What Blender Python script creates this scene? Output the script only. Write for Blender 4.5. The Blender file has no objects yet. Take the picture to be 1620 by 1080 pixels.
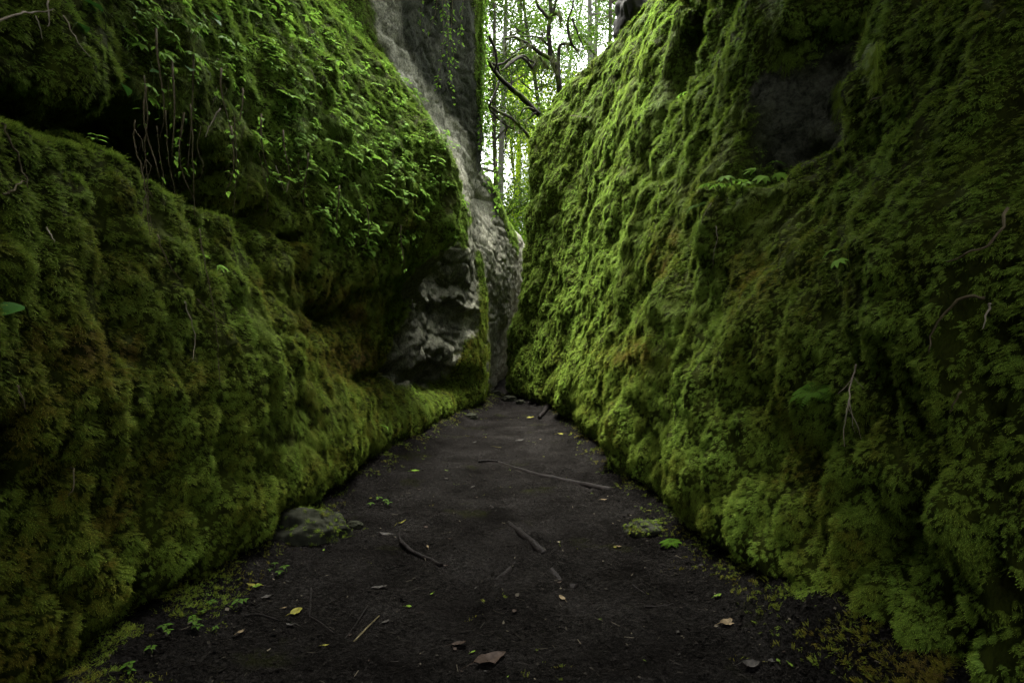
import bpy, bmesh, math, random
import numpy as np
from mathutils import Vector, Matrix
from mathutils.bvhtree import BVHTree

random.seed(7)
rng = np.random.default_rng(7)
scene = bpy.context.scene
COL = scene.collection
H = 1.2                      # eye height
F = 900.0                    # focal length in pixels of the 1620 px wide photograph
CX, CY = 810.0, 540.0


# ------------------------------------------------------------------ helpers
def lerp(a, b, t):
    return a + (b - a) * t


def sstep(a, b, x):
    t = np.clip((x - a) / (b - a), 0, 1)
    return t * t * (3 - 2 * t)


def perlin(P, seed=0):
    P = np.asarray(P, dtype=np.float64)
    i = np.floor(P).astype(np.int64)
    f = P - i
    u = f * f * f * (f * (f * 6 - 15) + 10)

    def grad(ox, oy, oz):
        x, y, z = i[:, 0] + ox, i[:, 1] + oy, i[:, 2] + oz
        h = (x * 374761393 + y * 668265263 + z * 2147483647 + seed * 1274126177) & 0xffffffff
        h = ((h ^ (h >> 13)) * 1274126177) & 0xffffffff
        h = h ^ (h >> 16)
        gx = ((h & 1023) / 511.5) - 1
        gy = (((h >> 10) & 1023) / 511.5) - 1
        gz = (((h >> 20) & 1023) / 511.5) - 1
        return gx * (f[:, 0] - ox) + gy * (f[:, 1] - oy) + gz * (f[:, 2] - oz)
    x00 = lerp(grad(0, 0, 0), grad(1, 0, 0), u[:, 0])
    x10 = lerp(grad(0, 1, 0), grad(1, 1, 0), u[:, 0])
    x01 = lerp(grad(0, 0, 1), grad(1, 0, 1), u[:, 0])
    x11 = lerp(grad(0, 1, 1), grad(1, 1, 1), u[:, 0])
    return lerp(lerp(x00, x10, u[:, 1]), lerp(x01, x11, u[:, 1]), u[:, 2])


def fbm(P, octv=4, seed=0, gain=0.5):
    P = np.asarray(P, dtype=np.float64)
    s = np.zeros(len(P))
    a = 1.0
    for k in range(octv):
        s += a * perlin(P * (2.03 ** k) + 17.3 * k, seed + k)
        a *= gain
    return s


def billow(P, octv=3, seed=0, gain=0.5):
    P = np.asarray(P, dtype=np.float64)
    s = np.zeros(len(P))
    a = 1.0
    for k in range(octv):
        s += a * np.abs(perlin(P * (2.03 ** k) + 11.7 * k, seed + k)) * 2
        a *= gain
    return s


def pchip(x, y, xi):
    x = np.asarray(x, float); y = np.asarray(y, float); xi = np.clip(np.asarray(xi, float), x[0], x[-1])
    h = np.diff(x); d = np.diff(y) / h
    m = np.zeros(len(x)); m[0] = d[0]; m[-1] = d[-1]
    for k in range(1, len(x) - 1):
        if d[k - 1] * d[k] > 0:
            w1, w2 = 2 * h[k] + h[k - 1], h[k] + 2 * h[k - 1]
            m[k] = (w1 + w2) / (w1 / d[k - 1] + w2 / d[k])
    j = np.clip(np.searchsorted(x, xi, side='right') - 1, 0, len(x) - 2)
    t = (xi - x[j]) / h[j]
    return (y[j] * (2 * t**3 - 3 * t**2 + 1) + h[j] * m[j] * (t**3 - 2 * t**2 + t)
            + y[j + 1] * (-2 * t**3 + 3 * t**2) + h[j] * m[j + 1] * (t**3 - t**2))


def proj(P):
    y = np.maximum(P[:, 1], 0.05)
    return CX + F * P[:, 0] / y, CY - F * (P[:, 2] - H) / y


def inpoly(px, py, poly):
    r = np.zeros(len(px), bool)
    n = len(poly)
    for k in range(n):
        x0, y0 = poly[k]; x1, y1 = poly[(k + 1) % n]
        c = ((y0 > py) != (y1 > py)) & (px < (x1 - x0) * (py - y0) / ((y1 - y0) or 1e-9) + x0)
        r ^= c
    return r


def grid_blur(A, n):
    for _ in range(n):
        B = A.copy()
        B[1:-1, 1:-1] = (A[1:-1, 1:-1] * 2 + A[:-2, 1:-1] + A[2:, 1:-1] + A[1:-1, :-2] + A[1:-1, 2:]) / 6
        A = B
    return A


def set_props(o, label=None, cat=None, group=None, kind=None):
    if label: o['label'] = label
    if cat: o['category'] = cat
    if group: o['group'] = group
    if kind: o['kind'] = kind
    return o


def mesh_obj(name, verts, faces, mat, parent=None, smooth=True, attrs=None, link=True):
    me = bpy.data.meshes.new(name)
    if isinstance(verts, np.ndarray) and isinstance(faces, np.ndarray):
        nv, nf, k = len(verts), len(faces), faces.shape[1]
        me.vertices.add(nv); me.loops.add(nf * k); me.polygons.add(nf)
        me.vertices.foreach_set('co', verts.astype(np.float32).ravel())
        me.loops.foreach_set('vertex_index', faces.astype(np.int32).ravel())
        me.polygons.foreach_set('loop_start', np.arange(0, nf * k, k, dtype=np.int32))
        me.update(calc_edges=True)
    else:
        me.from_pydata([tuple(v) for v in verts], [], [tuple(f) for f in faces])
    if smooth:
        me.polygons.foreach_set('use_smooth', [True] * len(me.polygons))
    for k, a in (attrs or {}).items():
        at = me.attributes.new(k, 'FLOAT', 'POINT')
        at.data.foreach_set('value', np.asarray(a, np.float32))
    me.materials.append(mat)
    o = bpy.data.objects.new(name, me)
    if link: COL.objects.link(o)
    if parent is not None: o.parent = parent
    return o


class MB:
    """collects tubes, leaves and patches that become ONE mesh"""
    def __init__(s):
        s.v = []; s.f = []; s.a = []

    def add(s, v, f, a=None):
        n = len(s.v)
        s.v += [tuple(x) for x in v]
        s.f += [tuple(i + n for i in q) for q in f]
        s.a += list(a) if a is not None else [0.5] * len(v)

    def tube(s, pts, rad, sides=6, cap=True, rough=0.0, flat=1.0):
        pts = [Vector(p) for p in pts]
        n = len(pts)
        if not hasattr(rad, '__len__'): rad = [rad] * n
        up = None; rings = []
        for k in range(n):
            t = (pts[min(k + 1, n - 1)] - pts[max(k - 1, 0)]).normalized()
            if up is None:
                up = t.orthogonal().normalized()
            up = (up - t * up.dot(t))
            up = up.normalized() if up.length > 1e-6 else t.orthogonal().normalized()
            bi = t.cross(up)
            ring = []
            for j in range(sides):
                a = 2 * math.pi * j / sides
                r = rad[k] * (1 + random.uniform(-rough, rough))
                ring.append(pts[k] + up * (math.cos(a) * r) + bi * (math.sin(a) * r * flat))
            rings.append(ring)
        v = [p for r in rings for p in r]; f = []
        for k in range(n - 1):
            for j in range(sides):
                f.append((k * sides + j, k * sides + (j + 1) % sides, (k + 1) * sides + (j + 1) % sides, (k + 1) * sides + j))
        if cap:
            f.append(tuple(range(sides))[::-1]); f.append(tuple((n - 1) * sides + j for j in range(sides)))
        s.add(v, f)

    def leaf(s, p, d, nrm, L, W, fold=0.25, droop=0.25, a=0.5, tooth=0.0):
        """an ovate leaf: midrib of 5 points, folded halves, drooping tip"""
        p = Vector(p); d = Vector(d).normalized(); nrm = Vector(nrm)
        nrm = (nrm - d * nrm.dot(d))
        nrm = nrm.normalized() if nrm.length > 1e-6 else d.orthogonal().normalized()
        sd = d.cross(nrm)
        prof = [(0, 0.0), (0.12, 0.55), (0.34, 1.0), (0.62, 0.78), (0.84, 0.38), (1.0, 0.0)]
        v = []; f = []
        for t, w in prof:
            c = p + d * (L * t) - nrm * (L * droop * t * t)
            tt = w * (1 + random.uniform(-tooth, tooth))
            v += [c, c + sd * (W * .5 * tt) + nrm * (W * fold * w * .5), c - sd * (W * .5 * tt) + nrm * (W * fold * w * .5)]
        for k in range(5):
            b = 3 * k
            f += [(b, b + 1, b + 4, b + 3), (b, b + 3, b + 5, b + 2)]
        s.add(v, f, [a] * len(v))

    def build(s, name, mat, parent=None, smooth=True, link=True):
        return mesh_obj(name, s.v, s.f, mat, parent, smooth, {'tip': s.a}, link)


# ------------------------------------------------------------------ materials
def new_mat(name):
    m = bpy.data.materials.new(name); m.use_nodes = True
    nt = m.node_tree; nt.nodes.clear()
    out = nt.nodes.new('ShaderNodeOutputMaterial')
    return m, nt, out


def N(nt, typ, **kw):
    n = nt.nodes.new(typ)
    for k, v in kw.items():
        if k.startswith('i_'):
            n.inputs[k[2:].replace('_', ' ')].default_value = v
        else:
            setattr(n, k, v)
    return n


def ramp(nt, stops, fac=None):
    r = nt.nodes.new('ShaderNodeValToRGB')
    e = r.color_ramp.elements
    while len(e) < len(stops): e.new(0.5)
    for k, (p, c) in enumerate(stops):
        e[k].position = p; e[k].color = (*c, 1)
    if fac is not None: nt.links.new(fac, r.inputs['Fac'])
    return r


def noise_node(nt, scale, detail=6, rough=0.6, coord=None, dist=0.0):
    n = nt.nodes.new('ShaderNodeTexNoise')
    n.inputs['Scale'].default_value = scale; n.inputs['Detail'].default_value = detail
    n.inputs['Roughness'].default_value = rough; n.inputs['Distortion'].default_value = dist
    if coord is not None: nt.links.new(coord, n.inputs['Vector'])
    return n


def mixc(nt, fac, a, b, mode='MIX'):
    m = nt.nodes.new('ShaderNodeMix'); m.data_type = 'RGBA'; m.blend_type = mode
    for sock, val in ((m.inputs[0], fac), (m.inputs[6], a), (m.inputs[7], b)):
        if hasattr(val, 'is_output'): nt.links.new(val, sock)
        elif isinstance(val, tuple): sock.default_value = (*val, 1) if len(val) == 3 else val
        else: sock.default_value = val
    return m.outputs[2]


def leaf_shader(nt, out, color, rough=0.55, trans=0.35, spec=0.3, bump=None, tcol=None):
    spec = max(spec, 0.0)
    p = nt.nodes.new('ShaderNodeBsdfPrincipled')
    p.inputs['Roughness'].default_value = rough
    p.inputs['Specular IOR Level'].default_value = spec
    t = nt.nodes.new('ShaderNodeBsdfTranslucent')
    mx = nt.nodes.new('ShaderNodeMixShader'); mx.inputs[0].default_value = trans
    nt.links.new(color, p.inputs['Base Color']); nt.links.new(tcol or color, t.inputs['Color'])
    nt.links.new(p.outputs[0], mx.inputs[1]); nt.links.new(t.outputs[0], mx.inputs[2])
    nt.links.new(mx.outputs[0], out.inputs['Surface'])
    return p


def make_moss_mat():
    m, nt, out = new_mat('moss_fronds')
    at = N(nt, 'ShaderNodeAttribute', attribute_type='INSTANCER', attribute_name='tint')
    tip = N(nt, 'ShaderNodeAttribute', attribute_type='GEOMETRY', attribute_name='tip')
    oi = N(nt, 'ShaderNodeObjectInfo')
    jit = N(nt, 'ShaderNodeMath', operation='MULTIPLY_ADD'); jit.inputs[1].default_value = 0.26; jit.inputs[2].default_value = -0.13
    nt.links.new(oi.outputs['Random'], jit.inputs[0])
    ad = N(nt, 'ShaderNodeMath', operation='ADD'); nt.links.new(at.outputs['Fac'], ad.inputs[0]); nt.links.new(jit.outputs[0], ad.inputs[1])
    r = ramp(nt, [(0.0, (.105, .075, .028)), (0.2, (.140, .128, .018)), (0.45, (.128, .182, .024)), (0.75, (.145, .232, .034)), (1.0, (.172, .290, .046))], ad.outputs[0])
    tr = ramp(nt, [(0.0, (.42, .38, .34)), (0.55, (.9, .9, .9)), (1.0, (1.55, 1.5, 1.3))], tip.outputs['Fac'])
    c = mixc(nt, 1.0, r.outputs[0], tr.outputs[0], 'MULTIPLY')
    leaf_shader(nt, out, c, rough=0.65, trans=0.30, spec=0.03)
    return m


def make_leaf_mat(name, dark, light, trans=0.4, rough=0.45, spec=0.4):
    m, nt, out = new_mat(name)
    oi = N(nt, 'ShaderNodeObjectInfo')
    tip = N(nt, 'ShaderNodeAttribute', attribute_type='GEOMETRY', attribute_name='tip')
    ge = N(nt, 'ShaderNodeTexCoord')
    nz = noise_node(nt, 30, 3, coord=ge.outputs['Object'])
    a = N(nt, 'ShaderNodeMath', operation='MULTIPLY_ADD'); a.inputs[1].default_value = 0.35
    nt.links.new(oi.outputs['Random'], a.inputs[0]); nt.links.new(tip.outputs['Fac'], a.inputs[2])
    b = N(nt, 'ShaderNodeMath', operation='MULTIPLY_ADD'); b.inputs[1].default_value = 0.5
    nt.links.new(nz.outputs['Fac'], b.inputs[0]); nt.links.new(a.outputs[0], b.inputs[2])
    c = N(nt, 'ShaderNodeMath', operation='SUBTRACT'); c.inputs[1].default_value = 0.42
    nt.links.new(b.outputs[0], c.inputs[0])
    r = ramp(nt, [(0.0, dark), (1.0, light)], c.outputs[0])
    leaf_shader(nt, out, r.outputs[0], rough=rough, trans=trans, spec=spec)
    return m


def make_bark(name, dark, light, scale=6, mossy=0.0, rough=0.85):
    m, nt, out = new_mat(name)
    tc = N(nt, 'ShaderNodeTexCoord')
    mp = N(nt, 'ShaderNodeMapping'); mp.inputs['Scale'].default_value = (1, 1, .25)
    nt.links.new(tc.outputs['Object'], mp.inputs['Vector'])
    nz = noise_node(nt, scale, 8, .65, mp.outputs[0])
    r = ramp(nt, [(.3, dark), (.7, light)], nz.outputs['Fac'])
    col = r.outputs[0]
    if mossy:
        n2 = noise_node(nt, 2.5, 5, .6, tc.outputs['Object'])
        r2 = ramp(nt, [(.62 - mossy * .3, (0, 0, 0)), (.70 - mossy * .3, (1, 1, 1))], n2.outputs['Fac'])
        col = mixc(nt, r2.outputs[0], col, (.030, .045, .006))
    p = N(nt, 'ShaderNodeBsdfPrincipled', i_Roughness=rough); p.inputs['Specular IOR Level'].default_value = .03
    nt.links.new(col, p.inputs['Base Color'])
    bp = N(nt, 'ShaderNodeBump', i_Strength=.6, i_Distance=.02)
    nt.links.new(nz.outputs['Fac'], bp.inputs['Height']); nt.links.new(bp.outputs[0], p.inputs['Normal'])
    nt.links.new(p.outputs[0], out.inputs['Surface'])
    return m


def make_cliff_mat():
    """grey weathered rock; soil and a low felt of moss where the mask says so"""
    m, nt, out = new_mat('cliff_rock')
    tc = N(nt, 'ShaderNodeTexCoord'); co = tc.outputs['Object']
    moss = N(nt, 'ShaderNodeAttribute', attribute_type='GEOMETRY', attribute_name='moss')
    dark = N(nt, 'ShaderNodeAttribute', attribute_type='GEOMETRY', attribute_name='stain')  # darkens rock: left overhang's shade painted in, outcrop's stain
    n1 = noise_node(nt, 1.4, 10, .62, co, .3)
    mpr = N(nt, 'ShaderNodeMapping'); mpr.inputs['Rotation'].default_value = (.5, .25, 0); mpr.inputs['Scale'].default_value = (1, 1, .62)
    nt.links.new(co, mpr.inputs['Vector'])
    n2 = noise_node(nt, 11, 9, .72, mpr.outputs[0], .5)
    n3 = noise_node(nt, 30, 10, .8, co)
    vor = N(nt, 'ShaderNodeTexVoronoi', feature='DISTANCE_TO_EDGE'); vor.inputs['Scale'].default_value = 2.2
    dv = mixc(nt, .28, co, n2.outputs['Color'], 'MIX'); nt.links.new(dv, vor.inputs['Vector'])
    crack = ramp(nt, [(0.0, (.45, .45, .45)), (0.035, (1, 1, 1))], vor.outputs['Distance'])
    r1 = ramp(nt, [(.30, (.11, .112, .082)), (.5, (.200, .200, .152)), (.70, (.31, .305, .245))], n1.outputs['Fac'])
    r2 = ramp(nt, [(.36, (.62, .62, .60)), (.47, (.95, .95, .95)), (.62, (1.18, 1.18, 1.15))], n2.outputs['Fac'])
    c = mixc(nt, 1.0, r1.outputs[0], r2.outputs[0], 'MULTIPLY')
    c = mixc(nt, .55, c, crack.outputs[0], 'MULTIPLY')
    sp = ramp(nt, [(.40, (.35, .35, .34)), (.5, (1, 1, 1)), (.62, (1.6, 1.6, 1.55))], n3.outputs['Fac'])
    c = mixc(nt, .85, c, sp.outputs[0], 'MULTIPLY')
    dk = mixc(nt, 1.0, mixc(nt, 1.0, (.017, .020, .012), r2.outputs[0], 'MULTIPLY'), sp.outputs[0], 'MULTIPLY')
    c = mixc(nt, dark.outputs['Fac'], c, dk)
    soil = ramp(nt, [(.3, (.012, .012, .003)), (.5, (.028, .036, .005)), (.75, (.045, .062, .007))], n2.outputs['Fac'])
    c = mixc(nt, moss.outputs['Fac'], c, soil.outputs[0])
    p = N(nt, 'ShaderNodeBsdfPrincipled', i_Roughness=.85); p.inputs['Specular IOR Level'].default_value = .03
    nt.links.new(c, p.inputs['Base Color'])
    hs = N(nt, 'ShaderNodeMath', operation='MULTIPLY_ADD'); hs.inputs[1].default_value = .35
    nt.links.new(n3.outputs['Fac'], hs.inputs[0]); nt.links.new(n2.outputs['Fac'], hs.inputs[2])
    h2 = N(nt, 'ShaderNodeMath', operation='MULTIPLY_ADD'); h2.inputs[1].default_value = .5
    nt.links.new(crack.outputs[0], h2.inputs[0]); nt.links.new(hs.outputs[0], h2.inputs[2])
    bp = N(nt, 'ShaderNodeBump', i_Strength=.9, i_Distance=.06)
    nt.links.new(h2.outputs[0], bp.inputs['Height']); nt.links.new(bp.outputs[0], p.inputs['Normal'])
    nt.links.new(p.outputs[0], out.inputs['Surface'])
    return m


def make_mud_mat():
    m, nt, out = new_mat('dark_mud')
    tc = N(nt, 'ShaderNodeTexCoord'); co = tc.outputs['Object']
    n1 = noise_node(nt, 2.2, 8, .6, co)
    n2 = noise_node(nt, 42, 8, .75, co)
    vor = N(nt, 'ShaderNodeTexVoronoi'); vor.inputs['Scale'].default_value = 85
    nt.links.new(co, vor.inputs['Vector'])
    r1 = ramp(nt, [(.3, (.0038, .0035, .0031)), (.5, (.0082, .0076, .0068)), (.75, (.0150, .0140, .0128))], n1.outputs['Fac'])
    r2 = ramp(nt, [(.34, (.30, .30, .30)), (.52, (.95, .95, .95)), (.66, (2.0, 2.0, 1.98))], n2.outputs['Fac'])
    c = mixc(nt, 1.0, r1.outputs[0], r2.outputs[0], 'MULTIPLY')
    grit = ramp(nt, [(.80, (0, 0, 0)), (.9, (1, 1, 1))], vor.outputs['Color'])
    gd = ramp(nt, [(.10, (1, 1, 1)), (.22, (0, 0, 0))], vor.outputs['Distance'])
    g = mixc(nt, 1.0, grit.outputs[0], gd.outputs[0], 'MULTIPLY')
    c = mixc(nt, g, c, (.040, .037, .031))
    mo = noise_node(nt, 1.7, 5, .6, co)
    mr = ramp(nt, [(.60, (0, 0, 0)), (.72, (.55, .55, .55))], mo.outputs['Fac'])
    c = mixc(nt, mr.outputs[0], c, (.010, .012, .002))
    p = N(nt, 'ShaderNodeBsdfPrincipled', i_Roughness=.62); p.inputs['Specular IOR Level'].default_value = .0
    rr = ramp(nt, [(.35, (.42, .42, .42)), (.65, (.8, .8, .8))], n1.outputs['Fac'])
    nt.links.new(rr.outputs[0], p.inputs['Roughness'])
    nt.links.new(c, p.inputs['Base Color'])
    h = N(nt, 'ShaderNodeMath', operation='MULTIPLY_ADD'); h.inputs[1].default_value = -.4
    nt.links.new(vor.outputs['Distance'], h.inputs[0]); nt.links.new(n2.outputs['Fac'], h.inputs[2])
    bp = N(nt, 'ShaderNodeBump', i_Strength=1.0, i_Distance=.03)
    nt.links.new(h.outputs[0], bp.inputs['Height']); nt.links.new(bp.outputs[0], p.inputs['Normal'])
    nt.links.new(p.outputs[0], out.inputs['Surface'])
    return m


def make_plain(name, dark, light, scale=25, rough=.7, bump=.4):
    m, nt, out = new_mat(name)
    tc = N(nt, 'ShaderNodeTexCoord')
    nz = noise_node(nt, scale, 6, .65, tc.outputs['Object'])
    r = ramp(nt, [(.32, dark), (.68, light)], nz.outputs['Fac'])
    p = N(nt, 'ShaderNodeBsdfPrincipled', i_Roughness=rough); p.inputs['Specular IOR Level'].default_value = .03
    nt.links.new(r.outputs[0], p.inputs['Base Color'])
    bp = N(nt, 'ShaderNodeBump', i_Strength=bump, i_Distance=.008)
    nt.links.new(nz.outputs['Fac'], bp.inputs['Height']); nt.links.new(bp.outputs[0], p.inputs['Normal'])
    nt.links.new(p.outputs[0], out.inputs['Surface'])
    return m


M_MOSS = make_moss_mat()
M_CLIFF = make_cliff_mat()
M_MUD = make_mud_mat()
M_PLANT = make_leaf_mat('fresh_leaf', (.050, .110, .012), (.165, .305, .040), trans=.42, rough=.6, spec=.015)
M_BROAD = make_leaf_mat('broad_dark_leaf', (.015, .050, .009), (.04, .11, .016), trans=.3, rough=.6, spec=.02)
M_CANOPY = make_leaf_mat('canopy_leaf', (.012, .028, .003), (.040, .075, .008), trans=.5, spec=.08)
M_BLOCK_LEAF = make_leaf_mat('sky_block_leaf', (.010, .022, .003), (.028, .05, .007), trans=.15, spec=.05)  # dense leaf for the added sky-blocking crowns
M_SEEDLING = make_leaf_mat('seedling_leaf', (.018, .045, .004), (.05, .10, .008), trans=.35, rough=.6, spec=.05)
M_SPROUT = make_leaf_mat('gap_leaf', (.09, .15, .006), (.18, .27, .010), trans=.6, rough=.6, spec=.05)
M_FERN = make_leaf_mat('fern_leaf', (.016, .040, .004), (.05, .105, .009), trans=.35, rough=.6, spec=.005)
M_BUSH = make_leaf_mat('bush_leaf', (.030, .065, .004), (.075, .145, .008), trans=.5, rough=.6, spec=.08)
M_STEM = make_plain('green_stem', (.03, .05, .012), (.06, .09, .02), 30)
M_ROOT = make_plain('root_bark', (.032, .027, .013), (.095, .080, .045), 40)
M_PALE = make_plain('bleached_stem', (.12, .105, .07), (.24, .21, .15), 40)
M_WET = make_bark('wet_stick', (.0026, .0022, .0020), (.010, .0085, .0075), 18, rough=.55)
M_BARK = make_bark('grey_bark', (.015, .014, .011), (.05, .046, .038), 5, mossy=.5)
M_PALEBARK = make_bark('pale_bark', (.04, .04, .033), (.10, .10, .085), 5, mossy=.2)
M_DARKBARK = make_bark('dark_bark', (.005, .0045, .004), (.016, .014, .011), 7, mossy=.35)
M_YELLOW = make_plain('yellowed_leaf', (.06, .06, .010), (.13, .12, .022), 60, .55)
M_TAN = make_plain('tan_leaf', (.06, .045, .025), (.14, .11, .065), 50, .6)
M_GREYLEAF = make_plain('grey_leaf', (.018, .017, .015), (.045, .042, .037), 50, .6)
M_BROWNLEAF = make_plain('brown_leaf', (.012, .008, .006), (.032, .023, .017), 40, .55)
M_FRESHGROUND = make_plain('green_ground_leaf', (.04, .075, .008), (.085, .13, .016), 50, .5)

# ------------------------------------------------------------------ cliffs
LEFT = {   # Y: [(z, X), ...]
    -4.0: [(0, -1.9), (2, -1.9), (5, -1.7), (10, -1.3)],
    0.3: [(0, -1.50), (1, -1.46), (1.85, -1.58), (2.2, -1.72), (3, -1.85), (5, -1.8), (10, -1.4)],  # unseen upper wall near the camera shaped to lean in and block sky
    1.6: [(0, -1.44), (1, -1.43), (1.85, -1.55), (2.2, -1.75), (3, -1.85), (5, -2.0), (10, -1.6)],
    2.3: [(0, -1.46), (.9, -1.46), (1.88, -1.62), (2.2, -1.76), (3, -1.85), (5, -2.15), (10, -2.0)],
    3.4: [(0, -1.53), (.8, -1.47), (1.8, -1.62), (2.4, -1.72), (3.2, -1.9), (5, -2.4), (10, -2.6)],
    4.5: [(0, -1.43), (.6, -1.40), (1.45, -1.54), (2.0, -1.47), (2.65, -1.52), (3.6, -1.85), (5, -2.4), (10, -3.0)],
    6.0: [(0, -1.28), (.5, -1.40), (1.05, -1.58), (1.5, -1.50), (1.93, -1.27), (2.6, -1.13), (3.1, -1.17), (3.8, -1.42), (4.67, -1.90), (6, -2.7), (10, -3.6)],
    7.0: [(0, -1.14), (.4, -1.22), (.8, -1.48), (1.3, -1.42), (1.85, -1.30), (2.35, -.82), (2.6, -.66), (3.0, -.65), (3.5, -.78), (4.2, -1.22), (5, -1.95), (6, -2.6), (10, -3.2)],
    8.0: [(0, -1.02), (.40, -1.06), (.62, -1.40), (.82, -1.42), (.98, -1.22), (1.4, -1.16), (2, -1.28), (2.6, -1.15), (3.6, -1.2), (4.6, -1.55), (5.05, -1.72), (5.4, -2.05), (6.2, -2.08), (7.5, -1.7), (10, -1.0)],
    9.0: [(0, -.85), (.44, -.90), (.70, -1.10), (.95, -.86), (1.3, -.82), (1.9, -.86), (2.6, -.70), (3.6, -.74), (4.5, -1.12), (4.9, -1.42), (6.1, -1.46), (8, -1.0), (10, -.5)],
    10.0: [(0, -.66), (.53, -.54), (1.2, -.48), (1.83, -.52), (2.4, -.64), (3, -.70), (4, -.80), (4.55, -.96), (4.9, -1.14), (6.6, -.98), (8, -.75), (10, -.3)],
    11.0: [(0, -.60), (.6, -.50), (1, -.47), (2, -.43), (2.8, -.34), (3.5, -.58), (4, -.76), (4.4, -.70), (5.4, -.58), (6.5, -.56), (7.8, -.55), (10, -.2)],
    12.0: [(0, -.54), (1, -.42), (2, -.18), (3, -.07), (3.6, -.16), (4.2, -.26), (5, -.78), (7, -1.1), (10, -1.3)],
    13.5: [(0, -.36), (1, -.12), (2, .08), (3, .2), (3.5, .2), (4.1, -.15), (5, -1.2), (7, -2.2), (10, -2.8)],
    16.0: [(0, .1), (1, .5), (2, .9), (3, 1.0), (4, .2), (5, -1.6), (7, -3), (10, -3.8)],
    21.0: [(0, 1.6), (2, 2.2), (4, 1.2), (5, -1.5), (7, -4), (10, -5.5)],
}
RIGHT = {
    -4.0: [(0, 1.9), (2, 1.85), (5, 1.6), (9, 1.1)],
    0.3: [(0, 1.33), (1, 1.28), (2, 1.36), (4, 1.5), (9, 1.0)],  # high part, out of view, tilted inward to cut skylight
    1.4: [(0, 1.30), (.6, 1.24), (1.2, 1.28), (1.8, 1.37), (2.4, 1.5), (3.2, 1.68), (5, 1.75), (9, 1.3)],
    2.1: [(0, 1.26), (.6, 1.22), (1.2, 1.25), (1.8, 1.34), (2.1, 1.42), (2.6, 1.55), (3.2, 1.75), (5, 2.1), (9, 1.9)],
    2.5: [(0, 1.25), (.6, 1.21), (1.2, 1.26), (1.8, 1.37), (2.1, 1.46), (2.6, 1.66), (3.2, 1.84), (5, 2.2), (9, 2.3)],
    3.4: [(0, 1.19), (.6, 1.19), (1.4, 1.28), (2.1, 1.44), (2.6, 1.54), (3.2, 1.72), (4.5, 2.1), (6.4, 2.5)],
    4.7: [(0, 1.05), (.8, 1.10), (2, 1.31), (3, 1.56), (4.5, 2.0), (6.4, 2.5)],
    7.0: [(0, .98), (.8, 1.02), (2.4, 1.22), (4, 1.52), (5.6, 2.0), (6.4, 2.35)],
    9.0: [(0, .80), (.8, .87), (2.4, 1.12), (4, 1.42), (5.6, 1.78), (6.4, 2.02)],
    10.8: [(0, .44), (.8, .52), (2.4, .78), (4, .97), (5.5, 1.18), (6.4, 1.42)],
    11.8: [(0, .10), (1, .2), (2.4, .36), (4.2, .50), (5.5, .68), (6.35, 1.05)],
    12.3: [(0, -.02), (.8, .0), (2.4, .20), (4.5, .40), (5.6, .46), (5.9, .55), (6.3, .9)],
    12.7: [(0, .1), (2.4, .4), (4.5, .65), (5.7, .8), (6.3, 1.1)],
    13.6: [(0, 1.1), (3, 1.5), (6.3, 2.0)],
    16.0: [(0, 2.4), (3, 2.8), (6.3, 3.4)],
    21.0: [(0, 4.0), (3, 4.3), (6.3, 4.8)],
}


def build_sheet(table, ztop_keys, ztop_vals, side, ys, tz):
    keys = sorted(table)
    nC, nR = len(ys), len(tz)
    zt_of = lambda y: np.interp(y, ztop_keys, ztop_vals)
    prof = []
    for k in keys:
        z, x = zip(*table[k])
        prof.append(pchip(z, x, tz * zt_of(k)))
    prof = np.array(prof)                              # keys x rows
    X = np.zeros((nC, nR)); Z = np.zeros((nC, nR))
    for r in range(nR):
        X[:, r] = pchip(keys, prof[:, r], ys)
    Z = zt_of(ys)[:, None] * tz[None, :] - 0.12 * (1 - tz[None, :]) ** 6
    Y = np.repeat(ys[:, None], nR, 1)
    return X, Y, Z


def box(v, a, b, e):
    return sstep(a - e, a + e, v) * (1 - sstep(b - e, b + e, v))


def ys_grid(parts):
    out = []
    for a, b, d in parts:
        out += list(np.arange(a, b, d))
    return np.array(out + [parts[-1][1]])


def tz_grid(top, parts):
    out = []
    for a, b, d in parts:
        out += list(np.arange(a, b, d))
    return np.array(out + [top]) / top


def finish_sheet(X, Y, Z, disp_fn, side, outward):
    """displace along normals, then extend rows over the top as a plateau; returns P (nC,nR,3), normals"""
    P = np.stack([X, Y, Z], -1)

    def normals(P):
        du = np.gradient(P, axis=0); dv = np.gradient(P, axis=1)
        n = np.cross(du, dv) * (-side)
        return n / np.maximum(np.linalg.norm(n, axis=-1, keepdims=True), 1e-9)
    n = normals(P)
    d = disp_fn(P.reshape(-1, 3)).reshape(P.shape[:2])
    P = P + n * d[..., None]
    rows = [P]
    last = P[:, -1]
    nz = fbm(last * np.array([.6, .6, 0]) + 3, 3, 91)
    for off, dz in outward:
        q = last.copy(); q[:, 0] += off * side; q[:, 2] += dz + nz * min(off, 2.0) * .35
        rows.append(q[:, None])
    P = np.concatenate(rows, 1)
    return P, normals(P)


def sheet_obj(name, P, attrs, side, mat):
    nC, nR = P.shape[:2]
    idx = np.arange(nC * nR).reshape(nC, nR)
    q = np.stack([idx[:-1, :-1], idx[1:, :-1], idx[1:, 1:], idx[:-1, 1:]], -1).reshape(-1, 4)
    if side > 0: q = q[:, ::-1]
    return mesh_obj(name, P.reshape(-1, 3), q, mat, attrs=attrs), q


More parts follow.
